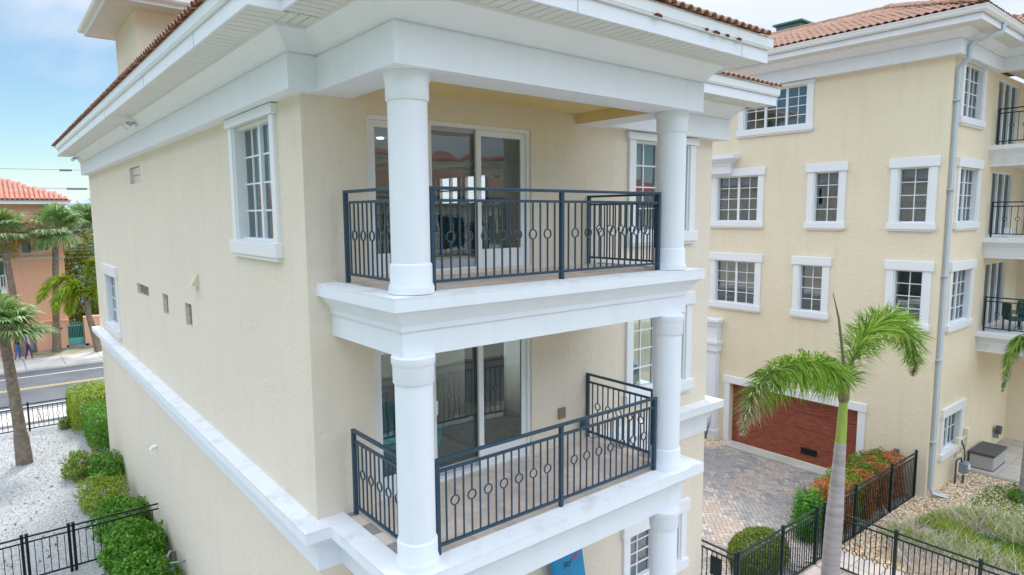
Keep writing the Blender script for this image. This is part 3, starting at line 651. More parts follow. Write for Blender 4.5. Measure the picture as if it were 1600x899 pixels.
# small teal planter ball on the balcony wall
o = MB().tube([(4.57, -.10, -3.55), (4.57, -.10, -3.50), (4.57, -.10, -3.42), (4.57, -.10, -3.36)], [.04, .085, .08, .03], 12).build('hose_bib_cover', M('dark_teal_plastic', (.05, .10, .12), .5), H, smooth=True)
# tower ----------------------------------------------------------------
tw = MB(); TX, TY, TZ = .75, 13.3, 5.66
wallgrid(tw, (TX, TY, 0), (1, 0, 0), (0, -1, 0), (0, 3.4), (2.6, TZ), [(.80, 1.28, 4.96, 5.38)])
wallgrid(tw, (TX, TY, 0), (0, 1, 0), (-1, 0, 0), (0, 3.3), (2.6, TZ), [])
wallgrid(tw, (TX+3.4, TY, 0), (0, 1, 0), (1, 0, 0), (0, 3.3), (2.6, TZ), []); wallgrid(tw, (TX, TY+3.3, 0), (1, 0, 0), (0, 1, 0), (0, 3.4), (2.6, TZ), [])
tw.build('tower_wall', STUCCO, H)
TP = [(TX, TY+3.3), (TX, TY), (TX+3.4, TY), (TX+3.4, TY+3.3), (TX, TY+3.3)]
def loop_sweep(P, prof):   # closed plan loop
    x0, x1, y0, y1 = P; m = MB(); m.sweep([(x0, (y0+y1)/2), (x0, y0), (x1, y0), (x1, y1), (x0, y1), (x0, (y0+y1)/2+.001)], prof); return m
fixn(loop_sweep((TX, TX+3.4, TY, TY+3.3), [(0, TZ-.02), (.72, TZ), (.72, TZ+.02), (0, TZ+.02)]).build('tower_soffit', SOFFIT, H))
fixn(loop_sweep((TX, TX+3.4, TY, TY+3.3), [(.70, TZ-.03), (.74, TZ-.03), (.74, TZ+.14), (.70, TZ+.14)]).build('tower_fascia', WHITE, H))
fixn(loop_sweep((TX, TX+3.4, TY, TY+3.3), [(.74, TZ+.06), (.86, TZ+.08), (.90, TZ+.13), (.90, TZ+.2), (.74, TZ+.2)]).build('tower_gutter', WVINYL, H))
mb = MB(); hip(mb, TX-.85, TX+4.25, TY-.85, TY+4.15, TZ+.2, .4); mb.build('tower_roof', TILED, H)
w = MB().box(TX+.80, TX+1.28, TY+.10, TY+.12, 4.96, 5.38).build('glass_block_window', MORT, H)
for i in range(2):
    for j in range(2):
        o = MB().box(TX+.82+i*.23, TX+1.03+i*.23, TY+.04, TY+.1, 4.98+j*.20, 5.16+j*.20).build('glass_block', M('blue_glass_block', (.10, .2, .24), .12, spec=.9, bump=.5, bscale=12), w); bevel(o, .01)

# ================================================================== RIGHT HOUSE
XR, YR, DZ = 17.7, -1.0, 2.79
B = thing('house', (XR, YR, G), 'cream stucco house across the driveway with the red brown garage door', 'house')
wW = [('A', 5.20, 2.98, 2.82, 4.07, 3, 2, 4), ('B', 6.18, 4.56, -.28, 1.29, 2, 2, 4), ('B2', 2.66, 1.86, -.30, 1.28, 1, 2, 4), ('B3', .20, -.60, -.30, 1.27, 1, 2, 4),
      ('C1', 6.16, 4.56, -3.19, -1.67, 2, 2, 4), ('C2', 3.01, 2.23, -3.18, -1.67, 1, 2, 4), ('C3', .17, -.61, -3.18, -1.66, 1, 2, 4)]
wS = [(18.55, 20.22, 2.66, 4.15, 4), (18.70, 20.34, -.30, 1.27, 4), (18.66, 20.34, -3.26, -1.70, 4), (18.80, 20.34, -7.16, -6.06, 2)]
mb = MB()
wallgrid(mb, (XR, 0, 0), (0, 1, 0), (-1, 0, 0), (YR, 17), (G, 4.24), [(b, a, c, d) for _, a, b, c, d, *_r in wW]+[(.95, 5.40, G, -6.10)])
doors = [(21.75, 23.95, 2.06, 4.1), (21.75, 23.95, -.77, 1.28), (21.75, 23.95, -3.74, -1.62)]
wallgrid(mb, (XR, YR, 0), (1, 0, 0), (0, -1, 0), (0, 12), (G, 4.24), [(a-XR, b-XR, c, d) for a, b, c, d, *_r in wS]+[(a-XR, b-XR, c, d) for a, b, c, d in doors])
mb.quad((25.4, YR, G), (25.4, -2.6, G), (25.4, -2.6, 4.24), (25.4, YR, 4.24)); mb.box(25.38, 32, -4.6, YR+.01, G, -4.42)
mb.quad((29.7, YR, G), (29.7, 17, G), (29.7, 17, 4.24), (29.7, YR, 4.24)); mb.quad((XR, 17, G), (29.7, 17, G), (29.7, 17, 4.24), (XR, 17, 4.24))
mb.build('wall', STUCCO_R, B)
for n_, a, b, c, d, s_, c_, r_ in wW:
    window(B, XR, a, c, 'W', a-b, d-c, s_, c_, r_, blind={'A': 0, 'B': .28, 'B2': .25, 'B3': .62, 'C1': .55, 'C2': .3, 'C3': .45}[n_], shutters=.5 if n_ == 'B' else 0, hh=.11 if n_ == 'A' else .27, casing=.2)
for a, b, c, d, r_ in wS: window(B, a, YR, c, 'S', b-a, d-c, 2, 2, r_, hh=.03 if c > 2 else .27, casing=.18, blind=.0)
for a, b, c, d in doors:
    f = MB(); e = .07; f.box(a, a+e, YR+.03, YR+.18, c, d); f.box(b-e, b, YR+.03, YR+.18, c, d); f.box(a+e, b-e, YR+.03, YR+.18, d-e, d); f.box(a+e, b-e, YR+.03, YR+.18, c, c+.05)
    for t in (.36, .68): x = a+(b-a)*t; f.box(x-.06, x+.06, YR+.05, YR+.16, c+.05, d-e)
    dd = f.build('sliding_door', WVINYL, B)
    for k, (p, q) in enumerate(((.03, .33), (.39, .65), (.71, .97))):
        x0, x1 = a+(b-a)*p, a+(b-a)*q; MB().quad((x0, YR+.1+k*.001, c+.05), (x1, YR+.1+k*.001, c+.05), (x1, YR+.1+k*.001, d-e), (x0, YR+.1+k*.001, d-e)).build('door_pane', GLASSD, dd)
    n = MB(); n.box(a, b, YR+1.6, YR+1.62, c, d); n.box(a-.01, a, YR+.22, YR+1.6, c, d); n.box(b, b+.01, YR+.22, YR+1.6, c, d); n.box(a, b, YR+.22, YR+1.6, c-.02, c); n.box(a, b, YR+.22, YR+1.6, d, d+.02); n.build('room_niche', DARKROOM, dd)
    for sgn, x in ((0, a+.12), (1, a+.9)):
        cu = MB(); k = 9
        for i in range(k): cu.add([(x+i*.03, YR+.27+.03*(i % 2), c+.06), (x+(i+1)*.03, YR+.27+.03*((i+1) % 2), c+.06), (x+(i+1)*.03, YR+.27+.03*((i+1) % 2), d-.1), (x+i*.03, YR+.27+.03*(i % 2), d-.1)], [(0, 1, 2, 3)])
        cu.build('curtain', BLIND, dd)
RP = [(XR, 17), (XR, YR), (21.42, YR), (21.42, YR-1.75), (27, YR-1.75)]
sh = lambda prof: [(o_, z+DZ) for o_, z in prof]
fixn(MB().sweep(RP, sh(pf)).build('cornice', WHITE, B, smooth='auto'))
fixn(MB().sweep(RP, sh(ff)).build('fascia', WHITE, B))
fixn(MB().sweep(RP, sh([(.375, 2.04), (.775, 2.04), (.775, 2.06), (.375, 2.06)])).build('soffit', SOFFIT, B))
gut = [(.80, 2.20), (.87, 2.20), (.91, 2.25), (.92, 2.30), (.945, 2.345), (.945, 2.36), (.90, 2.36), (.88, 2.28), (.81, 2.28), (.80, 2.30)]
fixn(MB().sweep(RP, sh(gut)).build('gutter', WVINYL, B))
MB().box(21.4, 27, YR-1.75, YR-.001, 4.36, 4.40).build('balcony_ceiling', STUCCO_R, B)
zr = 2.335+DZ
rd = MB(); s_ = .38
rd.quad((16.82, 1.0, zr), (16.82, 17.8, zr), (20.67, 17.8, zr+3.85*s_), (20.67, 1.95, zr+3.85*s_)); rd.quad((20.67, 1.95, zr+3.85*s_), (20.67, 17.8, zr+3.85*s_), (26, 17.8, zr), (26, 1.95, zr))
rd.add([(16.82, -1.88, zr), (26, -1.88, zr), (30, 6, zr+3), (20.67, 1.95, zr+3.85*s_), (16.82, 1.0, zr)], [(0, 1, 3), (1, 2, 3), (0, 3, 4)])
hip(rd, 20.6, 28, YR-2.58, 6, zr+.003, s_)
rd.build('roof_deck', TILED, B)
tile_plane((16.80, -1.88, zr+.02), (16.80, 17.6, zr+.02), (1, 0), s_, .2, .36, 4.1, lambda u, v: v < min(4.1, u+.25), B, 298, lambda u, v: u < 9.6, mats=(TILE, TILEO), r=.095)
tile_plane((16.82, -1.90, zr+.02), (20.7, -1.90, zr+.02), (0, 1), s_, .2, .36, 4.1, lambda u, v: v < u+.1, B, 0, mats=(TILE, TILEO), r=.095)
tile_plane((20.6, YR-2.6, zr+.02), (28, YR-2.6, zr+.02), (0, 1), s_, .2, .36, 3.9, lambda u, v: v < min(u, 7.4-u)+.1, B, 0, mats=(TILE, TILEO), r=.095)
tile_plane((20.58, YR-2.6, zr+.02), (20.58, 2, zr+.02), (1, 0), s_, .2, .36, 3.9, lambda u, v: v < u+.1 and u < 5, B, 0, mats=(TILE, TILEO), r=.095)
ridge((20.67, 1.95, zr+3.85*s_+.08), (20.67, 14, zr+3.85*s_+.08), B, r=.13); ridge((16.75, -1.95, zr+.12), (20.67, 1.95, zr+3.85*s_+.12), B, r=.13)
TEAL = M('copper_green_vent', (.07, .17, .18), .5, (.12, .24, .23), 4)
o = MB().box(20.9, 21.7, 5.0, 5.95, 6.35, 6.98).box(20.8, 21.8, 4.9, 6.05, 6.98, 7.06).build('roof_vent', TEAL, B); bevel(o, .02)
# balconies
for zt in (2.02, -.81, -3.78):
    P_ = [(21.45, YR), (21.45, YR-1.70), (27, YR-1.70)]
    fixn(MB().sweep(P_, slabprof(zt, .24)).build('balcony_slab', WHITE, B, smooth='auto'))
    MB().box(21.42, 27, YR-1.72, YR-.001, zt-.55, zt+.012).build('balcony_floor', CAPW, B)
    r_ = railing(B, (21.55, YR-.12), (21.55, YR-1.58), zt+1.12, [8], mat=RAILG, ringm=ring_mesh(mat=RAILG)); railing(B, (21.75, YR-1.70), (26.5, YR-1.70), zt+1.12, [14, 14], mat=RAILG, ringm=ring_mesh(mat=RAILG))
# cornice block and pilaster beyond the garage
fixn(MB().sweep([(17.5, 9.5), (17.5, 5.56), (17.7, 5.56)], slabprof(2.02, .27, -.2)).build('rear_balcony_slab', WHITE, B, smooth='auto'))
m = MB(); m.box(17.44, 17.70, 5.86, 6.5, G, -4.62); m.box(17.40, 17.70, 5.82, 6.54, G, G+.35); m.box(17.38, 17.7, 5.80, 6.56, -5.0, -4.72); m.box(17.33, 17.7, 5.76, 6.6, -4.72, -4.60); m.box(17.42, 17.70, 5.84, 6.52, -4.60, -4.05); m.box(17.36, 17.7, 5.79, 6.6, -4.05, -3.92); m.box(17.30, 17.7, 5.73, 6.62, -3.92, -3.80)
bevel(m.build('pilaster', WHITE, B), .015)
# garage door
m = MB(); m.box(XR-.05, XR, 5.40, 5.62, G, -6.1); m.box(XR-.05, XR, .73, .95, G, -6.1); m.box(XR-.075, XR, .70, 5.67, -6.1, -5.84)
bevel(m.build('garage_trim', WVINYL, B), .01)
GWOOD = M('red_brown_wood_grain', (.165, .032, .018), .5, (.35, .10, .058), 3.2, bump=.25, bscale=5, stretch=(1, 1.2, 16), detail=8)
gd = MB().box(XR+.25, XR+.3, .95, 5.40, G, -6.1).build('garage_door', GWOOD, B)
for k in range(4):
    z0 = G+.02+k*.545; o = MB().box(XR+.19, XR+.249, .97, 5.38, z0, z0+.537).build('door_panel', GWOOD, gd); bevel(o, .006)
MB().box(XR+.17, XR+.189, 2.25, 2.79, G+.28, G+.48).box(XR+.15, XR+.17, 2.25, 2.79, G+.28, G+.30).box(XR+.15, XR+.17, 2.25, 2.79, G+.46, G+.48).build('door_vent', RAILB, gd)
m = MB()
for i in range(5): m.box(XR+.155, XR+.168, 2.29, 2.75, G+.31+i*.03, G+.322+i*.03)
m.build('vent_louver', RAILG, gd)
o = MB().box(XR-.09, XR, -.27, -.13, -7.15, -6.98).build('wall_light', M('bronze_lamp', (.14, .14, .09), .5), B); bevel(o, .02)
# downspout
PIPE = M('downspout_paint', (.50, .55, .60), .4)
m = MB()
def sqpipe(m, pts, a=.055):
    m.tube(pts, a*1.25, 4)
sqpipe(m, [(18.55, YR-.84, zr-.16), (18.50, YR-.82, zr-.36), (18.02, YR-.32, zr-.62), (17.95, YR-.27, zr-.72), (17.95, YR-.27, zr-1.02), (17.90, YR-.10, zr-1.22), (17.88, YR-.08, zr-1.32), (17.88, YR-.08, -2.8), (17.88, YR-.08, G+.32), (17.92, YR-.12, G+.18), (18.12, YR-.42, G+.10)])
m.build('downspout', PIPE, B)
for z in (3.0, .6, -1.8, -4.2, -6.6): MB().box(17.78, 17.98, YR-.165, YR, z, z+.04).build('pipe_strap', PIPE, B)

# ---- utilities
GM = thing('gas_meter', (20.0, YR-.25, G), 'grey gas meter with bent pipes at the foot of the cream wall', 'gas meter')
MG = M('meter_grey', (.22, .27, .30), .45, (.30, .35, .38), 9, metal=.3)
o = MB().box(19.82, 20.14, YR-.42, YR-.18, G+.32, G+.66).build('meter_body', MG, GM); bevel(o, .05, 3)
MB().tube([(19.98, YR-.44, G+.52), (19.98, YR-.40, G+.52)], .09, 16).build('meter_dial', WVINYL, GM)
MB().tube([(19.55, YR-.2, G), (19.55, YR-.2, G+.75), (19.62, YR-.22, G+.80), (19.84, YR-.24, G+.80), (19.88, YR-.26, G+.64)], .028, 8).tube([(20.10, YR-.26, G+.62), (20.10, YR-.26, G+.84), (20.3, YR-.2, G+.9), (20.3, YR-.1, G+1.2), (20.3, YR, G+1.22)], .026, 8).tube([(19.75, YR-.35, G), (19.75, YR-.35, G+.3)], .03, 8).build('meter_pipe', M('pipe_paint', (.06, .09, .10), .4), GM, smooth='auto')
CB = thing('utility_box', (20.4, YR-.1, G+.8), 'cream painted utility boxes and conduits on the wall above the gas meter', 'utility box')
o = MB().box(19.95, 20.2, YR-.12, YR, G+1.0, G+1.35).build('box_cover', STUCCO_R, CB); bevel(o, .02); o = MB().box(20.72, 20.95, YR-.14, YR, G+.95, G+1.5).build('box_cover', STUCCO_R, CB); bevel(o, .02)
MB().tube([(20.05, YR-.06, G+1.0), (20.05, YR-.06, G+.75), (20.4, YR-.06, G+.75), (20.4, YR-.06, G+1.2), (20.75, YR-.06, G+1.25)], .028, 8).tube([(20.83, YR-.06, G+.95), (20.83, YR-.06, G)], .03, 8).build('conduit', STUCCO_R, CB, smooth='auto')
GL_ = thing('gas_meter', (-.3, 7.9, G), 'small grey gas meter beside the green shrubs on the left wall', 'gas meter')
o = MB().box(-.42, -.18, 7.72, 8.0, G+.35, G+.66).build('meter_body', MG, GL_); bevel(o, .05, 3)
MB().tube([(-.30, 7.95, G+.6), (-.30, 7.95, G+.82), (-.2, 8.1, G+.86), (-.1, 8.15, G+.8), (-.08, 8.15, G)], .03, 8).tube([(-.3, 7.78, G+.62), (-.28, 7.7, G+.78), (-.1, 7.62, G+.78), (0, 7.62, G+.78)], .028, 8).build('meter_pipe', M('grey_pipe', (.25, .27, .28), .4, metal=.4), GL_, smooth='auto')
DB = thing('deck_box', (21.8, -1.45, G+.1), 'light grey plastic deck storage box with dark grey lid on the patio', 'storage box')
DBM = M('light_grey_plastic', (.42, .41, .41), .5); DBL = M('dark_grey_plastic', (.07, .075, .085), .5)
bx0, bx1, by0, by1 = 21.25, 22.55, -1.72, -1.08
o = MB().box(bx0, bx1, by0, by1, G+.13, G+.58).build('box_body', DBM, DB); bevel(o, .02)
m = MB()
for k in range(5): m.box(bx0-.006, bx0, by0+.04, by1-.04, G+.17+k*.08, G+.235+k*.08); m.box(bx0+.04, bx1-.04, by0-.006, by0, G+.17+k*.08, G+.235+k*.08)
m.build('side_slats', DBM, DB)
o = MB().box(bx0-.04, bx1+.04, by0-.04, by1+.03, G+.585, G+.66).build('lid', DBL, DB); bevel(o, .02); MB().box(bx0-.015, bx1+.015, by0-.015, by1+.01, G+.10, G+.135).build('box_base', DBL, DB)
GLB = thing('hose_reel', (24.0, YR-.12, G+.5), 'small round dark hose reel on the wall behind the deck box', 'hose reel')
MB().tube([(24.0, YR-.22, G+.75), (24.0, YR-.08, G+.75)], .15, 18).build('reel_drum', DBL, GLB, smooth='auto'); MB().box(23.96, 24.04, YR-.16, YR, G+.45, G+.75).build('reel_bracket', MG, GLB)

# ================================================================== FENCES
def fence(label, cat, pts, top, bot, nb_list, mat, sp=.11, ring_z=None, rm=None, ringstep=2, second=.13, group=None, name='metal_fence', capped=True, w=.008, start=True):
    P = Vector((*pts[0], 0)); Q = Vector((*pts[1], 0)); T = thing(name, (P.x, P.y, G), label, cat, group)
    d = Q-P; Ln = d.length; d.normalize(); rz = math.atan2(d.y, d.x)
    def bar(nm, s0, s1, z0, z1, hw): return MB().box(s0, s1, -hw, hw, z0, z1).build(nm, mat, T, loc=(P.x, P.y, 0), rot=(0, 0, rz))
    bevel(bar('top_rail', 0, Ln, top-.035, top, .02), .005); bar('middle_rail', 0, Ln, top-second-.03, top-second, .015); bar('bottom_rail', 0, Ln, bot+.06, bot+.095, .016)
    for s in nb_list:
        o = bar('post', s-.03, s+.03, G-.02, top+.03, .03)
        if capped: bevel(MB().box(-.038, .038, -.038, .038, top+.031, top+.055).build('post_cap', mat, T, loc=tuple(P+d*s), rot=(0, 0, rz)), .006)
    k = int(Ln/sp); c = 0
    for i in range(1, k):
        s = i*Ln/k
        if any(abs(s-q) < .05 for q in nb_list): continue
        q = P+d*s; ring = ring_z is not None and i % ringstep == 0
        if c < 290: picket(T, q.x, q.y, bot+.096, top-second-.031, rz, ring, mat, rm, ring_z, w)
        c += 1
    return T
RG = ring_mesh(.05, .008, RAILG)
fence('short dark green metal fence panel with a lock box beside the driveway', 'fence', ((8.50, .45), (8.50, -.60)), -6.92, G, [.02, 1.03], RAILG)
o = MB().box(8.44, 8.47, -.28, -.02, -7.55, -7.15).build('lock_box', RAILG); props(o, 'dark green flat lock box on the short fence panel', 'lock box')
fence('long dark green metal fence along the near edge of the driveway', 'fence', ((8.53, -.60), (17.6, -.76)), -6.90, G, [0.02, 1.75, 3.25, 3.62, 5.25, 7.4, 9.03], RAILG, .105)
fence('dark green ringed metal fence coming forward past the palm trunk', 'fence', ((11.98, -.80), (11.86, -9.5)), -6.90, G, [1.5+1.55*k for k in range(6)], RAILG, .11, -7.75, RG)
fence('black metal garden gate with double posts on the white gravel', 'fence', ((0, 10.37), (-5.5, 10.37)), -7.17, G+.05, [1.79, 1.88, 2.67, 2.76, 4.6], RAILB, .14)
WR = ring_mesh(.055, .014, M('pale_ring', (.6, .6, .6), .5))
fence('far black metal fence with pale rings between gravel and road', 'fence', ((.5, 23.6), (-8.5, 23.6)), -7.2, G+.02, [.0, 2.55, 4.9, 7.2], RAILB, .16, G+.55, WR, 2, .14, w=.010)

# ================================================================== PLANTS
BOX = leafmat('boxwood_leaves', (.10, .15, .015), (.20, .27, .03), (.24, .30, .05)); BRG = leafmat('bright_shrub_leaves', (.05, .19, .015), (.15, .36, .03), (.30, .42, .07))
OLV = leafmat('yellow_green_hedge_leaves', (.17, .27, .02), (.34, .44, .04), (.42, .44, .07)); REDL = leafmat('copper_red_leaves', (.40, .11, .04), (.68, .26, .10), (.62, .46, .08)); FIRL = leafmat('fir_green', (.05, .22, .03), (.14, .40, .04), (.28, .48, .06))
MIX = leafmat('green_croton_leaves', (.09, .22, .03), (.25, .40, .04), (.5, .16, .05)); TWIG = M('grey_twigs', (.20, .15, .12), .9, (.28, .22, .18), 5); BARKP = M('palm_bark', (.16, .12, .09), .9, (.28, .22, .17), 8, bump=.8, bscale=18)
def shrub(label, loc, rad, mat, n, size, box=False, lump=.25, cat='shrub', name='shrub', group=None, seed=1, core=True):
    T = thing(name, (loc[0], loc[1], G), label, cat, group)
    P, nr = blob_points(n, rad, box, lump, seed, .35); P = P+np.array(loc); k = P[:, 2] > G+.02; me = leaves_mesh('foliage', P[k], nr[k], size, mat)
    link('foliage', me, T)
    m = MB()
    for i in range(9):
        a = random.uniform(0, 6.28); r = random.uniform(.3, .75); m.tube([(loc[0]+random.uniform(-.08, .08), loc[1]+random.uniform(-.08, .08), G), (loc[0]+rad[0]*r*.5*math.cos(a), loc[1]+rad[1]*r*.5*math.sin(a), loc[2]), (loc[0]+rad[0]*r*math.cos(a), loc[1]+rad[1]*r*math.sin(a), loc[2]+rad[2]*.6)], [.02, .013, .006], 5)
    m.build('stem', TWIG, T); return T
# left side planting, far to near
shrub('tall trimmed yellow green hedge block by the far corner of the wall', (.15, 23.0, G+.72), (.95, 1.4, .80), OLV, 15000, .085, True, .07, 'hedge', 'hedge', seed=2)
shrub('dark green clipped hedge end touching the far wall corner', (-.10, 20.2, G+.62), (.42, 1.3, .70), BRG, 8000, .08, True, .08, 'hedge', 'hedge', seed=3)
shrub('tiny bush standing alone beside the far black fence', (-.95, 23.0, G+.2), (.22, .22, .28), MIX, 700, .07, seed=4)
shrub('loose shrub with reddish tips below the trimmed hedge', (-1.05, 16.9, G+.35), (.48, .7, .42), MIX, 2600, .085, lump=.5, seed=5)
shrub('leafy green shrub at the wall just past the reddish one', (-.42, 16.0, G+.42), (.45, .9, .48), BRG, 3600, .085, lump=.4, seed=6)
shrub('sparse yellowish shrub half way along the left wall', (-.80, 13.9, G+.38), (.60, 1.1, .44), OLV, 3600, .08, lump=.5, seed=7)
shrub('deep green shrub behind the black garden gate', (-.62, 11.7, G+.42), (.66, 1.0, .50), BRG, 6200, .085, lump=.4, seed=8)
shrub('large bright green shrub in front of the garden gate by the wall', (-.72, 9.45, G+.52), (.66, .95, .62), BRG, 9500, .085, lump=.35, seed=9)
shrub('bright green shrub nearest the camera at the bottom left', (-.78, 7.95, G+.45), (.60, .85, .58), BRG, 8500, .085, lump=.35, seed=10)
shrub('pale yellow green shrub at the bottom edge beside the gas meter', (-1.15, 7.0, G+.36), (.55, .7, .45), OLV, 4200, .08, lump=.4, seed=11)
# right side planting
shrub('round clipped boxwood behind the driveway fence', (10.7, .18, G+.36), (.90, .62, .50), BOX, 15000, .05, lump=.05, seed=12)
shrub('small feathery bright green conifer beside the driveway', (12.9, .05, G+.50), (.42, .38, .75), FIRL, 5000, .075, lump=.5, seed=13)
for i, (x, y, r, mt, lb) in enumerate(((13.95, -.02, .50, REDL, 'copper red shrub at the near end of the red and green hedge row'), (14.55, .02, .66, OLV, 'yellow green clump second from the palm in the hedge row'), (15.15, -.15, .34, REDL, 'small coppery clump between green ones in the hedge row'), (15.6, .08, .72, BRG, 'bright green clump in the middle of the hedge row'), (16.25, -.12, .36, REDL, 'orange clump past the middle of the hedge row'), (16.7, .1, .62, BRG, 'green clump near the house end of the hedge row'), (17.1, -.08, .48, REDL, 'orange red clump against the house wall in the hedge row'))):
    shrub(lb, (x, y, G+.62), (r*.92, .47, .64), mt, 8000, .06, True, lump=.22, seed=20+i, group='clumps of the red and green hedge row')
TW = thing('bare_shrub', (13.7, .55, G), 'leafless grey brown twiggy shrub by the driveway edge', 'shrub')
m = MB()
for i in range(60):
    a = random.uniform(0, 6.28); r = random.uniform(.1, .5); h = random.uniform(.55, 1.05); p1 = (13.7+r*.4*math.cos(a), .45+r*.4*math.sin(a), G+h*.5); p2 = (13.7+r*math.cos(a), .45+r*math.sin(a), G+h)
    m.tube([(13.7, .45, G), p1, p2], [.014, .009, .004], 4)
    for _ in range(3):
        q = Vector(p1).lerp(Vector(p2), random.random()); m.tube([q, q+Vector((random.uniform(-.15, .15), random.uniform(-.15, .15), random.uniform(.08, .2)))], [.005, .003], 4)
m.build('twigs', TWIG, TW)
TW2 = thing('bare_shrub', (17.3, 6.35, G), 'little bare twig plant at the foot of the white pilaster', 'shrub')
m = MB()
for i in range(14):
    a = random.uniform(0, 6.28); r = random.uniform(.1, .35); m.tube([(17.15, 6.0, G), (17.15+r*.4*math.cos(a), 6.0+r*.4*math.sin(a), G+.4), (17.15+r*math.cos(a), 6.0+r*math.sin(a), G+random.uniform(.7, 1.1))], [.014, .009, .004], 4)
m.build('twigs', TWIG, TW2)

# ---- palms
TRK = M('grey_ringed_trunk', (.30, .27, .27), .8, (.42, .385, .37), 1, bump=.35, bscale=3, stretch=(1.5, 1.5, 14), streak=((.22, .19, .17), .35))
CSH = M('green_crownshaft', (.22, .32, .05), .4, (.36, .45, .09), 1.2, stretch=(6, 6, .6)); CSB = M('crownshaft_brown', (.12, .09, .05), .8, (.25, .2, .1), 8)
FOX = leafmat('foxtail_leaflets', (.035, .13, .012), (.30, .50, .05), (.62, .56, .26), .35); FOXD = leafmat('foxtail_tip_leaflets', (.38, .30, .17), (.60, .50, .32), (.14, .26, .05), .3); CAB = leafmat('cabbage_palm_leaves', (.10, .22, .05), (.26, .40, .12), (.60, .62, .42), .35); CABY = leafmat('yellowing_palm_leaves', (.20, .20, .05), (.40, .38, .10), (.50, .34, .14), .3)
RACH = M('frond_stem', (.20, .22, .09), .6)
def spline(ctrl, n):
    c = [Vector(p) for p in ctrl]; c = [c[0]*2-c[1]]+c+[c[-1]*2-c[-2]]; out = []; m = len(c)-3
    for k in range(n+1):
        t = k/n*m; i = min(int(t), m-1); t -= i; a, b, d, e = c[i:i+4]
        out.append(.5*((2*b)+(-a+d)*t+(2*a-5*b+4*d-e)*t*t+(-a+3*b-3*d+e)*t**3))
    return out
def frond(parent, ctrl, length, mat, tipmat=None, n=110, per=5, width=.022, droop=.5, bushy=True, tip_from=.8, back=.35):
    pts = spline(ctrl, n); vs = []; fs = []; mi = []
    rm = MB().tube(pts[::4]+[pts[-1]], [.035*(1-.85*i/len(pts[::4])) for i in range(len(pts[::4])+1)], 6)
    rm.build('frond_stem', RACH, parent, smooth='auto')
    for i in range(int(n*.10), n+1):
        t = i/n; d = (pts[min(i+1, n)]-pts[max(i-1, 0)]).normalized(); a = d.cross(Vector((0, 0, 1)));
        if a.length < .05: a = d.cross(Vector((1, 0, 0)))
        a.normalize(); b = a.cross(d)
        Lf = length*(math.sin(math.pi*min(1, (t-.02)*.80+.18))**.6)*random.uniform(.85, 1.1)*(1 if t < .85 else .55+.45*(1-t)/.15)
        for k in range(per):
            ang = random.uniform(0, 2*math.pi) if bushy else (random.choice((0, math.pi))+random.gauss(0, .35))
            dr = (a*math.cos(ang)+b*math.sin(ang)*(1 if bushy else .6)+d*random.uniform(back, back+.5)).normalized()
            l = Lf*random.uniform(.7, 1.05); p0 = pts[i].lerp(pts[max(0, i-1)], random.random()); side = dr.cross(d).normalized()*width*.5*random.uniform(.7, 1.2)
            g1 = Vector((0, 0, -l*droop*.25)); g2 = Vector((random.uniform(-.04, .04), random.uniform(-.04, .04), -l*droop)); p1 = p0+dr*l*.5+g1; p2 = p0+dr*l*.92+g2
            n0 = len(vs); vs += [p0-side*.5, p0+side*.5, p1+side, p1-side, p2]; fs += [(n0, n0+1, n0+2, n0+3), (n0+3, n0+2, n0+4)]; q = 1 if tipmat and (t > tip_from and random.random() < (t-tip_from)/(1-tip_from)*1.3) else 0; mi += [q, q]
    me = bpy.data.meshes.new('leaflets'); me.from_pydata([tuple(v) for v in vs], [], fs); me.materials.append(mat); me.materials.append(tipmat or mat); me.polygons.foreach_set('material_index', mi)
    link('leaflets', me, parent)
FX, FY2 = 10.66, -1.6
PR = thing('palm_tree', (FX-.2, FY2, G), 'young palm with smooth grey trunk and two arching fronds before the garage', 'palm')
tr_ = []; rr_ = []
for k in range(40):
    t = k/39; tr_.append((FX-.24+.22*t, FY2, G+t*(3.52))); rr_.append(.165-.02*t+.018*math.sin(math.pi*min(1, t*1.3))-(.038*max(0, t-.6)/.4)+(.004 if k % 2 else 0))
MB().tube(tr_, rr_, 20).build('trunk', TRK, PR, smooth='auto')
MB().tube([(FX-.02, FY2, G+3.50), (FX, FY2, G+3.8), (FX+.01, FY2, G+4.15), (FX+.02, FY2, G+4.44)], [.108, .10, .092, .082], 20).build('crownshaft', CSH, PR, smooth='auto')
MB().tube([(FX+.02, FY2, G+4.40), (FX+.01, FY2, G+4.52), (FX+.02, FY2, G+4.72), (FX+.03, FY2, G+4.92)], [.095, .115, .105, .045], 14).tube([(FX+.1, FY2, G+4.72), (FX+.22, FY2-.02, G+4.95)], [.06, .015], 8).tube([(FX-.08, FY2, G+4.74), (FX-.16, FY2-.02, G+4.92)], [.05, .012], 8).build('leaf_base', CSB, PR, smooth='auto')
c0 = (FX+.02, FY2, -3.55)
frond(PR, [c0, (10.25, -1.62, -3.25), (9.85, -1.65, -3.02), (8.75, -1.68, -2.74), (7.7, -1.72, -2.74), (6.9, -1.78, -3.0), (6.4, -1.85, -3.55)], .64, FOX, FOXD, n=150, per=9, width=.024, droop=.52, tip_from=.72, back=.15)
frond(PR, [c0, (10.86, -1.6, -3.4), (11.18, -1.6, -2.85), (11.9, -1.6, -2.48), (12.9, -1.6, -2.42), (13.9, -1.6, -2.82), (14.45, -1.6, -3.45), (14.4, -1.6, -3.95)], .72, FOX, FOXD, n=160, per=9, width=.024, droop=.16, tip_from=.95, back=.15)
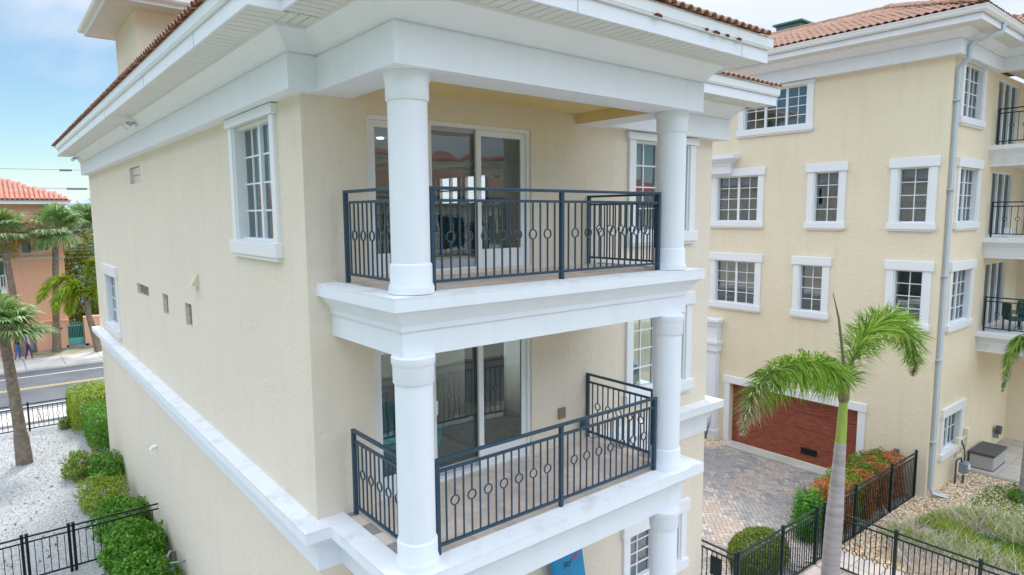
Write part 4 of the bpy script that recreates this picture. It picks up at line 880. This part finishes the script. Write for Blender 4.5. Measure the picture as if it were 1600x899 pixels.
MB().tube([c0, (10.50, -1.62, -2.9), (10.2, -1.63, -2.1), (9.85, -1.65, -1.55)], [.05, .035, .022, .006], 7).build('spear_leaf', M('spear_green', (.10, .16, .06), .5, (.2, .2, .1), 5), PR, smooth='auto')
m = []
frond(PR, [c0, (10.2, -1.45, -3.25), (9.95, -1.4, -3.1)], .22, FOX, n=20, per=2, droop=.2)
ELS = (75, 55, 40, 25, 10, -5, -20, -40, -55)
def fan_crown(parent, c, nfan, Rf, mat, mat2, seed=0, dead=.12, full=1.0):
    rs = random.Random(seed); groups = {0: ([], []), 1: ([], [])}; stems = MB()
    for k in range(nfan):
        az = rs.uniform(0, 2*math.pi); el = math.radians(rs.choice(ELS)+rs.uniform(-10, 10)); stemL = Rf*rs.uniform(.45, .7)
        d = Vector((math.cos(az)*math.cos(el), math.sin(az)*math.cos(el), math.sin(el))); base = Vector(c); mid = base+d*stemL*.6+Vector((0, 0, .03)); hub = base+d*stemL+Vector((0, 0, -.08*Rf*math.cos(el)))
        stems.tube([base, mid, hub], [.03, .022, .014], 5)
        side = d.cross(Vector((0, 0, 1))); side = side.normalized() if side.length > .05 else Vector((1, 0, 0)); nrm = side.cross(d)
        gi = 1 if (el < -.3 and rs.random() < .5) or rs.random() < dead else 0; vs, fs = groups[gi]; seg = 30
        for j in range(seg):
            th = math.radians(-125+250*j/(seg-1))+rs.uniform(-.04, .04); ld = d*math.cos(th)+side*math.sin(th); l = Rf*rs.uniform(.5, .66)*(1-.18*abs(th)/2.2)
            w = side*math.cos(th)-d*math.sin(th); w = w*.028*Rf/1.2; p1 = hub+ld*l*.6+nrm*.10*l*abs(math.sin(th))-Vector((0, 0, .06*l)); p2 = hub+ld*l-Vector((0, 0, l*rs.uniform(.22, .5)))
            n0 = len(vs); vs += [hub-w*.3, hub+w*.3, p1+w, p1-w, p2]; fs += [(n0, n0+1, n0+2, n0+3), (n0+3, n0+2, n0+4)]
    stems.build('leaf_stems', RACH, parent)
    for gi, (vs, fs) in groups.items():
        if vs: me = bpy.data.meshes.new('fan_leaves'); me.from_pydata([tuple(v) for v in vs], [], fs); me.materials.append((mat, mat2)[gi]); link('fan_leaves', me, parent)
def cabbage(label, x, y, zc, Rf, nf, rb=.17, rt_=.13, lean=(0, 0), seed=0, mat=CAB, zb=G, group=None):
    T = thing('palm_tree', (x, y, zb), label, 'palm', group); n = 16
    MB().tube([(x+lean[0]*(k/n)**1.3, y+lean[1]*(k/n), zb+(zc-zb)*k/n) for k in range(n+1)], [rb+(rt_-rb)*min(1, k/n*1.3)+.008*(k % 2)+(.09*(1-k*2/n) if k*4 < n else 0)*.6 for k in range(n+1)], 14).build('trunk', BARKP, T, smooth='auto')
    fan_crown(T, (x+lean[0], y+lean[1], zc), nf, Rf, mat, CABY, seed); return T
ELS = (75, 60, 45, 30, 18, 10, 3)
cabbage('palm with rough trunk standing on the white gravel at the left', -2.39, 19.55, -3.68, 1.38, 26, .19, .15, (-.25, .1), 3)
ELS = (75, 55, 40, 25, 10, -5, -20, -40)
cabbage('tall fan palm before the middle of the orange house', .12, 40.6, -.6, 1.6, 34, .19, .16, (.45, 0), 5, group=None)
cabbage('fan palm at the far left edge before the orange house', -1.55, 40.5, -.8, 1.6, 32, .19, .16, (-.5, 0), 6)
cabbage('fan palm beyond the orange house corner, left of its neighbour', 3.2, 52, -.6, 1.9, 30, .24, .2, (0, 0), 7, mat=CAB)
cabbage('dark fan palm half hidden by the near wall corner', 4.5, 53, -.2, 2.0, 32, .24, .2, (.1, 0), 8, mat=CAB)
P5 = thing('palm_tree', (2.1, 39.2, G), 'yellow green arching palm beside the turquoise gate', 'palm')
MB().tube([(2.15, 39.2, G), (1.95, 39.2, -7.0), (1.75, 39.2, -5.9), (1.70, 39.2, -5.0)], [.24, .19, .16, .14], 12).build('trunk', BARKP, P5, smooth='auto')
FOXY = leafmat('yellow_green_leaflets', (.18, .34, .03), (.48, .58, .05), (.70, .62, .08), .4)
cc = (1.70, 39.2, -5.0)
for e1, e2, e3 in (((.9, 39.2, -3.6), (-.1, 39.1, -3.9), (-.75, 39., -5.0)), ((1.1, 38.8, -3.9), (.3, 38.6, -4.6), (.0, 38.5, -5.6)), ((1.9, 39.3, -3.2), (2.3, 39.3, -2.6), (3.2, 39.2, -3.0)), ((2.4, 39.0, -3.8), (3.2, 38.8, -4.3), (3.6, 38.7, -5.3)), ((1.3, 39.5, -4.2), (.9, 39.6, -5.0), (.8, 39.6, -5.9)), ((2.1, 38.8, -4.4), (2.6, 38.6, -5.1), (2.7, 38.5, -6.0))):
    frond(P5, [cc, e1, e2, e3], .75, FOXY, n=60, per=14, width=.06, droop=.3)
# right edge palm
PE = thing('palm_tree', (19.6, -2.95, G), 'palm at the right edge with drooping grey green fronds', 'palm')
MB().tube([(19.75, -2.95, G), (19.72, -2.95, -7.0), (19.70, -2.95, -5.4)], [.24, .2, .17], 16).build('trunk', TRK, PE, smooth='auto')
ce = (19.72, -2.95, -4.6)
MB().tube([(19.70, -2.95, -5.4), (19.72, -2.95, -4.5)], [.15, .11], 14).build('crownshaft', CSH, PE, smooth='auto')
frond(PE, [ce, (19.45, -2.8, -3.75), (19.1, -2.65, -3.45), (18.95, -2.45, -3.9), (18.95, -2.35, -5.0)], .36, FOX, CAB, n=90, per=12, droop=.7)
frond(PE, [ce, (19.9, -3.2, -3.7), (20.4, -3.6, -3.3), (21.2, -3.9, -3.8)], .5, FOX, n=70, per=10, droop=.6); frond(PE, [ce, (19.6, -3.4, -3.8), (19.6, -3.9, -3.6), (19.5, -4.5, -4.1)], .5, FOX, n=70, per=10, droop=.6)
shrub('small dark green tuft round the right edge palm trunk', (19.62, -2.85, G+.15), (.34, .34, .22), BRG, 1200, .06, seed=40)

# ================================================================== ACROSS THE ROAD
ORG = M('orange_stucco', (.86, .47, .31), .85, (.89, .51, .35), .5, bump=.3, bscale=12, streak=((.6, .28, .16), .3)); RTILE = M('distant_red_tile', (.44, .15, .10), .85, (.56, .25, .18), 2.5, bump=.5, bscale=8)
OH = thing('orange_house', (-6, 42, G), 'orange stucco house with red tiled roof across the road', 'house')
OY = 42.
oh_holes = [(-1.12, -.66, -2.13, -.83), (-.28, .24, -2.0, -1.25), (-2.6, -2.05, -4.1, -1.9), (-5.2, -4.2, -2.1, -.8), (-8.5, -7.4, -2.1, -.8), (-12, -10.8, -2.1, -.8), (-8.5, -7.4, -5.6, -4.2), (-12, -10.8, -5.6, -4.2)]
mb = MB(); wallgrid(mb, (0, OY, 0), (1, 0, 0), (0, -1, 0), (-16, .97), (G, .85), [(a, b, c, d) for a, b, c, d in oh_holes]+[(-1.95, -.85, G, -6.6)]); wallgrid(mb, (.97, OY, 0), (0, 1, 0), (1, 0, 0), (0, 12), (G, .85), [])
wallgrid(mb, (-16, OY, 0), (0, 1, 0), (-1, 0, 0), (0, 12), (G, .85), []); mb.build('wall', ORG, OH)
OG = M('dark_green_glass', (.03, .10, .09), .08, spec=1.0); CREAM = M('cream_trim', (.72, .58, .42), .7)
for a, b, c, d in oh_holes:
    w = MB().box(a-.08, b+.08, OY-.05, OY-.001, c-.08, c).box(a-.08, b+.08, OY-.05, OY-.001, d, d+.08).box(a-.08, a, OY-.05, OY-.001, c, d).box(b, b+.08, OY-.05, OY-.001, c, d).build('window', CREAM, OH)
    MB().quad((a, OY+.1, c), (b, OY+.1, c), (b, OY+.1, d), (a, OY+.1, d)).build('pane', OG, w)
MB().box(-16, 1.03, OY-.12, OY-.001, -2.55, -2.38).build('ledge', CREAM, OH); MB().box(-16.5, 1.5, OY-.55, OY+12.5, .82, 1.06).build('eave', WHITE, OH)
MB().box(-3.2, -2.0, OY-.9, OY-.001, -4.45, -4.2).build('balcony', WHITE, OH)
m = MB()
for i in range(9): m.box(-3.15+i*.14, -3.11+i*.14, OY-.88, OY-.84, -4.2, -3.4)
m.box(-3.2, -2.0, OY-.9, OY-.84, -3.42, -3.36); m.build('balcony_rail', WHITE, OH)
mb = MB(); hip(mb, -16.6, 1.6, OY-.65, OY+12.6, 1.06, .42); mb.build('roof_deck', RTILE, OH)
tile_plane((-16.6, OY-.68, 1.08), (1.6, OY-.68, 1.08), (0, 1), .42, .24, .4, 7, lambda u, v: v < min(u, 18.2-u, 6.8), OH, 0, mats=(RTILE, RTILE))
m = MB(); m.box(-1.95, -.85, OY+.6, OY+.7, G, -6.6); m.build('entry_back', M('pink_tiles', (.62, .38, .34), .7, (.70, .50, .46), 3), OH)
o = MB().box(-.95, -.90, OY-.05, OY+.6, G, G+.9).build('entry_post', M('turquoise_paint', (.08, .42, .42), .5), OH)
# front garden wall with ledge, and piers
m = MB(); m.box(-.78, .80, OY-.5, OY-.02, G, -6.45); m.box(1.70, 4.5, OY-.5, OY-.02, G, -6.3); m.box(-.84, .86, OY-.55, OY+.0, -6.45, -6.36)
o = m.build('garden_wall', ORG); props(o, 'low orange garden wall either side of the turquoise gate', 'wall')
o = MB().box(.25, .55, OY-.54, OY-.501, -6.95, -6.85).build('number_plate', DBL); props(o, 'small dark number plate on the low orange wall', 'sign')
TG = thing('metal_gate', (1.25, 42, G), 'turquoise metal gate in the orange garden wall', 'gate'); TQ = M('turquoise_gate_paint', (.10, .45, .43), .5, (.16, .52, .48), 4)
m = MB(); m.box(.82, .87, OY-.3, OY-.25, G+.3, -6.7); m.box(1.63, 1.68, OY-.3, OY-.25, G+.3, -6.7); m.box(.87, 1.63, OY-.3, OY-.25, -6.85, -6.8); m.box(.87, 1.63, OY-.3, OY-.25, G+.30, G+.70); m.build('gate_frame', TQ, TG)
for i in range(8): MB().box(.93+i*.088, .955+i*.088, OY-.29, OY-.26, G+.7, -6.62+.05*math.sin(i/7*3.14)).build('gate_bar', TQ, TG)
MB().box(.80, 1.70, OY-.02, OY, G, -6.9).build('gate_shade_panel', M('painted_gate_shade', (.05, .06, .06), .9), TG)  # flat dark panel standing in for the shade behind the gate
o = MB().box(-.6, 2.6, 41.2, 41.8, G, G+.14).box(.7, 1.9, 41.5, 41.8, G+.14, G+.28).build('entry_steps', M('grey_step_stone', (.25, .24, .24), .9, (.34, .33, .32), 3)); props(o, 'grey stone steps leading up to the turquoise gate', 'steps')
structure(MB().box(-1.1, .2, 39.32, 41.2, G-.05, G+.11).box(.2, 9, 39.32, 41.2, G-.05, G+.08).build('verge', M('verge_earth', (.22, .20, .11), .95, (.42, .38, .28), 1.2)))
structure(MB().box(-16, -1.1, 39.32, 42, G-.05, G+.105).build('forecourt', M('pink_forecourt', (.50, .34, .30), .9, (.58, .44, .39), 1)))
BB = thing('blue_house', (9, 62, G), 'light blue house glimpsed behind the palms', 'house'); BLU = M('light_blue_siding', (.18, .48, .72), .8, (.22, .52, .76), .5)
MB().box(4.2, 18, 62, 72, G, 1.0).build('wall', BLU, BB); MB().box(4.0, 18.4, 61.6, 72.4, 1.0, 1.25).build('eave', M('blue_white_trim', (.45, .6, .75), .7), BB)
m = MB(); hip(m, 4.0, 18.4, 61.6, 72.4, 1.25, .3); m.build('roof_deck', M('grey_blue_roof', (.25, .36, .45), .8), BB)
for x, z in ((5.2, -2.9), (7.0, -2.9), (5.2, -6), (7.0, -6)):
    w = MB().box(x-.5, x+.5, 61.93, 61.99, z-.7, z+.7).build('window', WVINYL, BB); MB().box(x-.4, x+.4, 61.9, 61.93, z-.6, z+.6).build('pane', OG, w)
shrub('dense green and yellow tree line behind the orange house corner', (2.6, 49.5, -4.9), (2.0, 1.6, 3.5), leafmat('hedge_tree_leaves', (.06, .13, .02), (.24, .32, .05), (.5, .3, .06)), 9000, .22, lump=.4, cat='tree', name='leafy_tree', seed=50)
shrub('red leaved tree beside the wall corner behind the arching palm', (4.9, 44.5, -3.4), (1.0, 1.0, 2.0), leafmat('dark_red_leaves', (.10, .05, .03), (.25, .10, .06), (.14, .2, .04)), 3500, .16, lump=.5, cat='tree', name='leafy_tree', seed=51)
# cables
CAB_ = M('cable_rubber', (.16, .16, .17), .6); CABL = M('cable_pale', (.42, .42, .44), .5)
def cable(label, y, x0, z0, x1, z1, r, mat, sag=.15):
    pts = [(x0+(x1-x0)*k/24, y, z0+(z1-z0)*k/24-sag*4*(k/24)*(1-k/24)) for k in range(25)]
    o = MB().tube(pts, r, 6).build('power_line', mat); props(o, label, 'power line', 'overhead lines along the road')
cable('topmost thin overhead line crossing the pale sky at left', 27, -30, 1.9, 25, 2.55, .014, CABL, .2)
cable('second overhead line crossing the sky at left', 27.1, -30, 1.2, 25, 1.5, .014, CABL, .1)
cable('pale overhead line rising across the palm crowns', 27.2, -30, -2.5, 25, 1.2, .012, CAB_, .1)
cable('upper of two dark lines across the orange facade', 27.3, -30, -2.6, 25, -.4, .011, CAB_, .05)
cable('lower of two dark lines across the orange facade', 27.4, -30, -2.6, 25, -1.0, .011, CAB_, .05)
cable('slanting line running up towards the wall corner', 28.5, -6, -4.6, 6, 2.6, .010, CAB_, .05)
for x0, z in ((-.55, 2.13), (.0, 1.40)): pass
SL = thing('street_lamp', (6.3, 61, G), 'thin street lamp above the palms near the wall corner', 'street lamp')
MB().tube([(6.3, 61, G), (6.3, 61, .2)], [.12, .07], 8).tube([(6.3, 61, .2), (6.1, 60.6, .9), (5.6, 60, 1.6)], .06, 8).build('pole', DBL, SL); MB().tube([(5.75, 60.1, 1.5), (5.2, 59.6, 1.75)], [.16, .12], 10).build('lamp_head', DBL, SL, smooth=True)

# ---- people
SKIN = M('skin', (.45, .26, .18), .6)
def person(label, x, y, face, shirt, pants, skin, z=G+.10, mir=1, hair=(.05, .03, .02)):
    T = thing('person', (x, y, z), label, 'person')
    ms = M('shirt', shirt, .9); mp_ = M('trousers', pants, .9); mh = M('hair', hair, .8); msho = M('shoes', (.5, .5, .5), .6)
    Rm = Matrix.Rotation(face, 4, 'Z')
    def skinmesh(name, nodes, edges, mats, fn, par):
        me = bpy.data.meshes.new(name); me.from_pydata([n[0] for n in nodes], edges, []); o = bpy.data.objects.new(name, me); col.objects.link(o)
        md = o.modifiers.new('s', 'SKIN'); o.modifiers.new('d', 'SUBSURF').levels = 1; lay = me.skin_vertices[0].data if me.skin_vertices else None
        if lay is None: bm = bmesh.new(); bm.from_mesh(me); bm.verts.layers.skin.verify(); bm.to_mesh(me); bm.free(); lay = me.skin_vertices[0].data
        for i, n in enumerate(nodes): lay[i].radius = (n[1], n[1] if len(n) < 3 else n[2]); 
        lay[0].use_root = True
        dg = bpy.context.evaluated_depsgraph_get(); dg.update(); me2 = bpy.data.meshes.new_from_object(o.evaluated_get(dg)); me2.name = name; bpy.data.objects.remove(o)
        me2.materials.clear()
        for m_ in mats: me2.materials.append(m_)
        for p in me2.polygons: p.material_index = fn(p.center); p.use_smooth = True
        me2.transform(Rm); return link(name, me2, par, (x, y, z))
    s = .11*mir
    nodes = [((0, 0, .98), .13, .10), ((0, .0, 1.15), .12, .09), ((0, .01, 1.38), .16, .10), ((0, .01, 1.50), .055), ((0, .03, 1.60), .075, .085), ((0, .03, 1.70), .08, .095),
             ((.10, 0, .90), .085), ((.11, -s*.9, .50), .06), ((.11, -s*1.4-.03, .09), .04), ((.11, -s*1.4+.10, .04), .035),
             ((-.10, 0, .90), .085), ((-.11, s*.9+.05, .50), .06), ((-.11, s*1.0-.05, .10), .04), ((-.11, s*1.0+.09, .04), .035),
             ((.20, .0, 1.42), .055), ((.25, s*.6, 1.15), .042), ((.25, s*.9+.12, .95), .032), ((.25, s*.9+.20, .90), .03),
             ((-.20, .0, 1.42), .055), ((-.25, -s*.6, 1.15), .042), ((-.25, -s*.8, .93), .032), ((-.25, -s*.8+.03, .85), .03)]
    edges = [(0, 1), (1, 2), (2, 3), (3, 4), (4, 5), (0, 6), (6, 7), (7, 8), (8, 9), (0, 10), (10, 11), (11, 12), (12, 13), (2, 14), (14, 15), (15, 16), (16, 17), (2, 18), (18, 19), (19, 20), (20, 21)]
    def fn(c):
        if c.z > 1.50: return 0
        if abs(c.x) > .22 and c.z < 1.22: return 0
        if c.z > .98: return 1
        if c.z < .09: return 3
        return 2
    skinmesh('body', nodes, edges, [skin, ms, mp_, msho], fn, T)
    hm = MB(); hm.lathe([(.02, 1.80), (.07, 1.785), (.098, 1.74), (.10, 1.68), (.085, 1.62)][::-1], 14, (0, -.0)); me = hm.mesh('hair', mh, True); me.transform(Rm); link('hair', me, T, (x, y, z))
    nm = MB(); nm.add([(0, .145, 1.66), (.018, .115, 1.63), (-.018, .115, 1.63), (0, .11, 1.68)], [(0, 1, 2), (0, 3, 1), (0, 2, 3)]); me = nm.mesh('nose', skin); me.transform(Rm); link('nose', me, T, (x, y, z))
person('person in dark top and blue jeans walking on the far pavement', -1.82, 39.1, R(-80), (.02, .02, .03), (.05, .12, .32), SKIN)
person('person in purple blue top and dark shorts walking behind the other', -1.34, 38.9, R(-80), (.10, .08, .42), (.05, .05, .12), SKIN, mir=-1, hair=(.25, .16, .08))

# ---- things by the house
PB = thing('paddle_board', (4.0, -.35, -8.28), 'bright blue board with small black and red lettering leaning on the wall', 'board')
BLUE = M('board_blue', (.0, .23, .48), .3, (.0, .27, .52), 3)
pts = []
bw, bh = .36, 3.7
out_ = []
for k in range(25):
    t = k/24; z = bh*t; w = bw*(min(1, .55+1.6*t)*(1 if t < .80 else math.sqrt(max(0.0, 1-((t-.80)/.20)**2))*.78+.22) if t > 0 else .5); out_.append((w, z))
vs = []
for w, z in out_: 
    for x_, y_ in ((-w, 0), (-w*.9, -.045), (w*.9, -.045), (w, 0), (w*.9, .045), (-w*.9, .045)): vs.append((x_, y_, z))
fs = []
for i in range(24):
    for j in range(6): fs.append((i*6+j, i*6+(j+1) % 6, (i+1)*6+(j+1) % 6, (i+1)*6+j))
fs += [tuple(range(6))[::-1], tuple(24*6+j for j in range(6))]
BROT = (R(-7), R(-4), 0); BLOC = (4.28, -.50, -8.28)
o = fixn(MB().add(vs, fs).build('deck', BLUE, PB, smooth='auto', loc=BLOC, rot=BROT))
from mathutils import Euler
BM = Matrix.Translation(BLOC) @ Euler(BROT).to_matrix().to_4x4()
def text_mesh(name, body, size, mat, parent, mtx, shear=0, ext=.001):
    cu = bpy.data.curves.new(name, 'FONT'); cu.body = body; cu.size = size; cu.extrude = ext; cu.shear = shear; cu.align_x = 'LEFT'
    to = bpy.data.objects.new(name, cu); col.objects.link(to); dg = bpy.context.evaluated_depsgraph_get(); dg.update(); me = bpy.data.meshes.new_from_object(to.evaluated_get(dg)); bpy.data.objects.remove(to)
    me.materials.clear(); me.materials.append(mat); me.transform(mtx); return link(name, me, parent)
BLK = M('black_ink', (.01, .01, .012), .4); REDI = M('red_ink', (.6, .03, .06), .4)
tm = BM @ Matrix.Translation((-.17, -.048, 2.60)) @ Matrix.Rotation(R(90), 4, 'X') @ Matrix.Rotation(R(8), 4, 'Z')
tm = tm @ Matrix.Translation((.03, -.02, 0)); text_mesh('lettering', 'Say', .14, BLK, PB, tm, .4); text_mesh('lettering', 'ARS', .11, REDI, PB, tm @ Matrix.Translation((.19, .02, 0)), .3)
MB().tube([(0, 0, 0), (0, -.004, 0)], .02, 12).build('emblem', BLK, PB, loc=tuple(BM @ Vector((.02, -.047, 2.40))))
# bed and doors inside the lower room, sofa upstairs
BD = thing('bed', (1.6, 2.2, -3.8), 'bed with turquoise cover seen through the lower sliding door', 'bed'); TUR = M('turquoise_fabric', (.06, .62, .66), .9, (.09, .70, .72), 6, bump=.4, bscale=14)
o = MB().box(.4, 2.25, .60, 2.2, -3.50, -3.12).build('mattress', TUR, BD); bevel(o, .08, 4); MB().box(.45, 2.2, .65, 2.15, -3.78, -3.50).build('bed_base', M('white_linen', (.7, .7, .7), .9), BD)
for y in (1.0, 1.85): o = MB().box(.45, .85, y-.3, y+.3, -3.12, -2.95).build('pillow', M('white_pillow', (.75, .75, .74), .9), BD); bevel(o, .08, 4)
BD2 = thing('chair', (6.4, 1.3, -3.8), 'turquoise padded chair seen through the lower right window', 'chair')
o = MB().box(5.95, 6.95, .7, 1.5, -3.35, -2.95).build('seat', TUR, BD2); bevel(o, .1, 4); o = MB().box(5.95, 6.95, 1.5, 1.7, -3.35, -2.3).build('backrest', TUR, BD2); bevel(o, .09, 4)
for x_ in (6.02, 6.82):
    for y_ in (.76, 1.58): MB().box(x_, x_+.06, y_, y_+.06, -3.79, -3.35).build('leg', DBL, BD2)
for (xx, yy, rz, lb) in ((4.4, 3.1, -.5, 'open white interior door seen through the right sliding panel'), (2.9, 4.6, .35, 'half open white interior door deeper in the lower room')):
    D_ = thing('interior_door', (xx, yy, -3.8), lb, 'door'); WDR = M('white_door', (.72, .72, .72), .5)
    bevel(MB().box(0, .8, -.02, .02, .01, 2.02).build('leaf', WDR, D_, loc=(xx, yy, -3.79), rot=(0, 0, rz)), .005); MB().tube([(.72, -.07, .95), (.72, .07, .95)], .025, 10).build('knob', BLK, D_, loc=(xx, yy, -3.79), rot=(0, 0, rz))
RUG = MB().box(3.0, 4.8, .6, 2.4, -3.789, -3.775).build('rug', M('grey_patterned_rug', (.42, .41, .42), .95, (.62, .60, .58), 9)); props(RUG, 'grey patterned rug on the floor of the lower room', 'rug')
SF = thing('sofa', (4.3, 4.2, -.82), 'dark sofa in the upper room behind the sliding doors', 'sofa'); DK = M('dark_upholstery', (.05, .05, .055), .9)
for nm, b_ in (('seat', (3.2, 5.4, 3.8, 4.7, -.70, -.38)), ('backrest', (3.2, 5.4, 4.5, 4.75, -.38, .02)), ('armrest', (3.0, 3.2, 3.8, 4.75, -.75, -.15)), ('armrest', (5.4, 5.6, 3.8, 4.75, -.75, -.15))): bevel(MB().box(*b_).build(nm, DK, SF), .05, 3)
for nm, x_, z_ in (('a', 2.5, 1.3), ('b', 4.6, 1.3)): pass
# brick edging and hose along the left wall
ED = M('edging_brick', (.30, .16, .12), .9, (.42, .26, .20), 6); be = MB().box(0, .19, 0, .09, 0, .09).mesh('edging_brick', ED)
EDG = thing('brick_edging', (-.3, 16, G), 'row of small red bricks edging the bed at the foot of the wall', 'edging')
for k in range(34): link('edging_brick', be, EDG, (-.38+.05*math.sin(k*.3), 13.0+k*.22, G-.01), (0, 0, R(90)+random.uniform(-.08, .08)))
o = MB().tube(spline([(-.20, 19, G+.04), (-.32, 17.6, G+.05), (-.24, 16.4, G+.05), (-.42, 14.8, G+.05), (-.35, 13.6, G+.05)], 30), .028, 7).build('garden_hose', DBL, smooth=True); props(o, 'dark garden hose lying along the foot of the left wall', 'hose')

# ================================================================== NEIGHBOURS MIRRORED IN THE GLASS
def neighbour(label, x0, x1, y0, y1, ze, wallm, roofm, pitch=.4, name='house'):
    T = thing(name, ((x0+x1)/2, (y0+y1)/2, G), label, 'house'); mb = MB(); hs = []
    x = x0+1.2
    while x < x1-2: 
        for zb in (ze-2.6, ze-5.6): hs.append((x, x+1.4, zb, zb+1.6))
        x += 3.1
    wallgrid(mb, (0, y1, 0), (1, 0, 0), (0, 1, 0), (x0, x1), (G, ze), hs); wallgrid(mb, (0, y0, 0), (1, 0, 0), (0, -1, 0), (x0, x1), (G, ze), [])
    wallgrid(mb, (x0, 0, 0), (0, 1, 0), (-1, 0, 0), (y0, y1), (G, ze), []); wallgrid(mb, (x1, 0, 0), (0, 1, 0), (1, 0, 0), (y0, y1), (G, ze), []); mb.build('wall', wallm, T)
    for a, b, c, d in hs:
        w = MB().box(a-.15, b+.15, y1+.001, y1+.06, d, d+.2).box(a-.15, b+.15, y1+.001, y1+.08, c-.2, c).box(a-.15, a, y1+.001, y1+.05, c, d).box(b, b+.15, y1+.001, y1+.05, c, d).box((a+b)/2-.03, (a+b)/2+.03, y1-.1, y1-.05, c, d).build('window', WVINYL, T)
        MB().quad((a, y1-.12, c), (b, y1-.12, c), (b, y1-.12, d), (a, y1-.12, d)).build('pane', OG, w)
    loop = loop_sweep((x0, x1, y0, y1), [(0, ze-.5), (.2, ze-.5), (.25, ze-.2), (.6, ze), (.75, ze+.2), (0, ze+.2)]); fixn(loop.build('eave', WHITE, T))
    m = MB(); hip(m, x0-.8, x1+.8, y0-.8, y1+.8, ze+.2, pitch); m.build('roof_deck', roofm, T)
    tile_plane((x0-.8, y1+.85, ze+.22), (x1+.8, y1+.85, ze+.22), (0, -1), pitch, .35, .42, (y1-y0)/2+.8, lambda u, v: v < min(u, x1-x0+1.6-u), T, 0, mats=(roofm, roofm))
    return T
REDR = M('bright_red_roof', (.30, .06, .055), .7); BRNR = M('brown_tile_roof', (.30, .14, .09), .8, (.45, .25, .17), 2)
neighbour('cream house with brown tile roof reflected in the glass doors', 9, 27, -34, -22, .9, STUCCO, BRNR, .25)
neighbour('taller house with red roof reflected in the window glass', 18, 56, -58, -46, 5.3, STUCCO_R, REDR, .16)
neighbour('cream house with red roof reflected in the right hand windows', 32, 48, -36, -24, 1.2, STUCCO_R, REDR, .22)
structure(MB().box(-40, 60, -21, -14, G-.1, G+.004).build('rear_lane', ASPH))

# broken bits of old tile caught on the drip edge, cable sleeves, balcony furniture
RUST = M('broken_tile', (.16, .04, .03), .9)
for x, w in ((3.05, .14), (4.02, .05), (4.18, .14), (4.45, .07), (4.70, .10), (1.2, .08)):
    fixn(MB().add([(x, FY-.86, 2.20), (x+w, FY-.86, 2.20), (x+w*.8, FY-.87, 2.222), (x+w*.2, FY-.87, 2.228), (x, FY-.845, 2.20), (x+w, FY-.845, 2.20), (x+w*.8, FY-.845, 2.222), (x+w*.2, FY-.845, 2.228)], [(0, 1, 2, 3), (4, 7, 6, 5), (0, 4, 5, 1), (3, 2, 6, 7), (0, 3, 7, 4), (1, 5, 6, 2)]).build('tile_fragment', RUST, H))
CH = M('dark_green_wicker', (.02, .06, .06), .6, (.04, .10, .09), 30)
def patio_chair(label, x, y, z, rz):
    T = thing('patio_chair', (x, y, z), label, 'chair', 'chairs on the lowest right balcony'); l_ = (x, y, z); r3 = (0, 0, rz)
    bevel(MB().box(-.28, .28, -.26, .26, .34, .42).build('seat', CH, T, loc=l_, rot=r3), .02); bevel(MB().box(-.28, .28, .22, .29, .42, .88).build('backrest', CH, T, loc=l_, rot=r3), .02)
    for a in (-.26, .22):
        MB().box(a, a+.04, -.26, .26, .58, .62).build('armrest', CH, T, loc=l_, rot=r3)
        for b in (-.25, .21): MB().box(a, a+.04, b, b+.04, 0, .60).build('leg', CH, T, loc=l_, rot=r3)
patio_chair('dark green chair nearer the door on the lowest right balcony', 22.3, YR-.75, -3.765, .6)
patio_chair('dark green chair further right on the lowest right balcony', 23.3, YR-.95, -3.765, -.4)
TB = thing('patio_table', (22.9, YR-1.2, -3.765), 'small round dark table between the balcony chairs', 'table')
MB().lathe([(.32, 0), (.32, .03)], 20).build('tabletop', CH, TB, loc=(22.85, YR-1.25, -3.08)); MB().tube([(22.85, YR-1.25, -3.765), (22.85, YR-1.25, -3.08)], .03, 8).build('leg', CH, TB)
o = MB().box(21.75, 22.3, YR-1.5, YR-1.1, -3.765, -3.74).build('door_mat', M('orange_mat', (.45, .2, .1), .95, (.55, .27, .14), 10)); props(o, 'small orange mat on the lowest right balcony', 'mat')
o = bevel(MB().box(21.8, 21.98, YR-.55, YR-.38, -.79, -.50).build('plastic_bin', WVINYL), .02); props(o, 'small white plastic bin on the middle right balcony', 'bin')
# dead leaves on the white gravel
lv = leaves_mesh('dead_leaves', [(random.uniform(-6, -.1), random.uniform(10.6, 23.2), G+.03) for _ in range(260)], [(0, 0, 1)]*260, .09, M('dead_leaf', (.16, .10, .05), .9), jit=.35)
o = link('dead_leaves', lv); props(o, 'scattered dead leaves on the white side yard', 'leaves', kind='stuff')

for pl, x0, x1 in (('power_line', -.12, .33), ('power_line.001', .1, .85)):
    o_ = bpy.data.objects[pl]; y_ = o_.data.vertices[0].co.y
    vv = min(o_.data.vertices, key=lambda v: abs(v.co.x-x0)); MB().tube([(x0, y_, vv.co.z), (x1, y_, vv.co.z+.01)], .045, 8).build('line_sleeve', CAB_, o_)
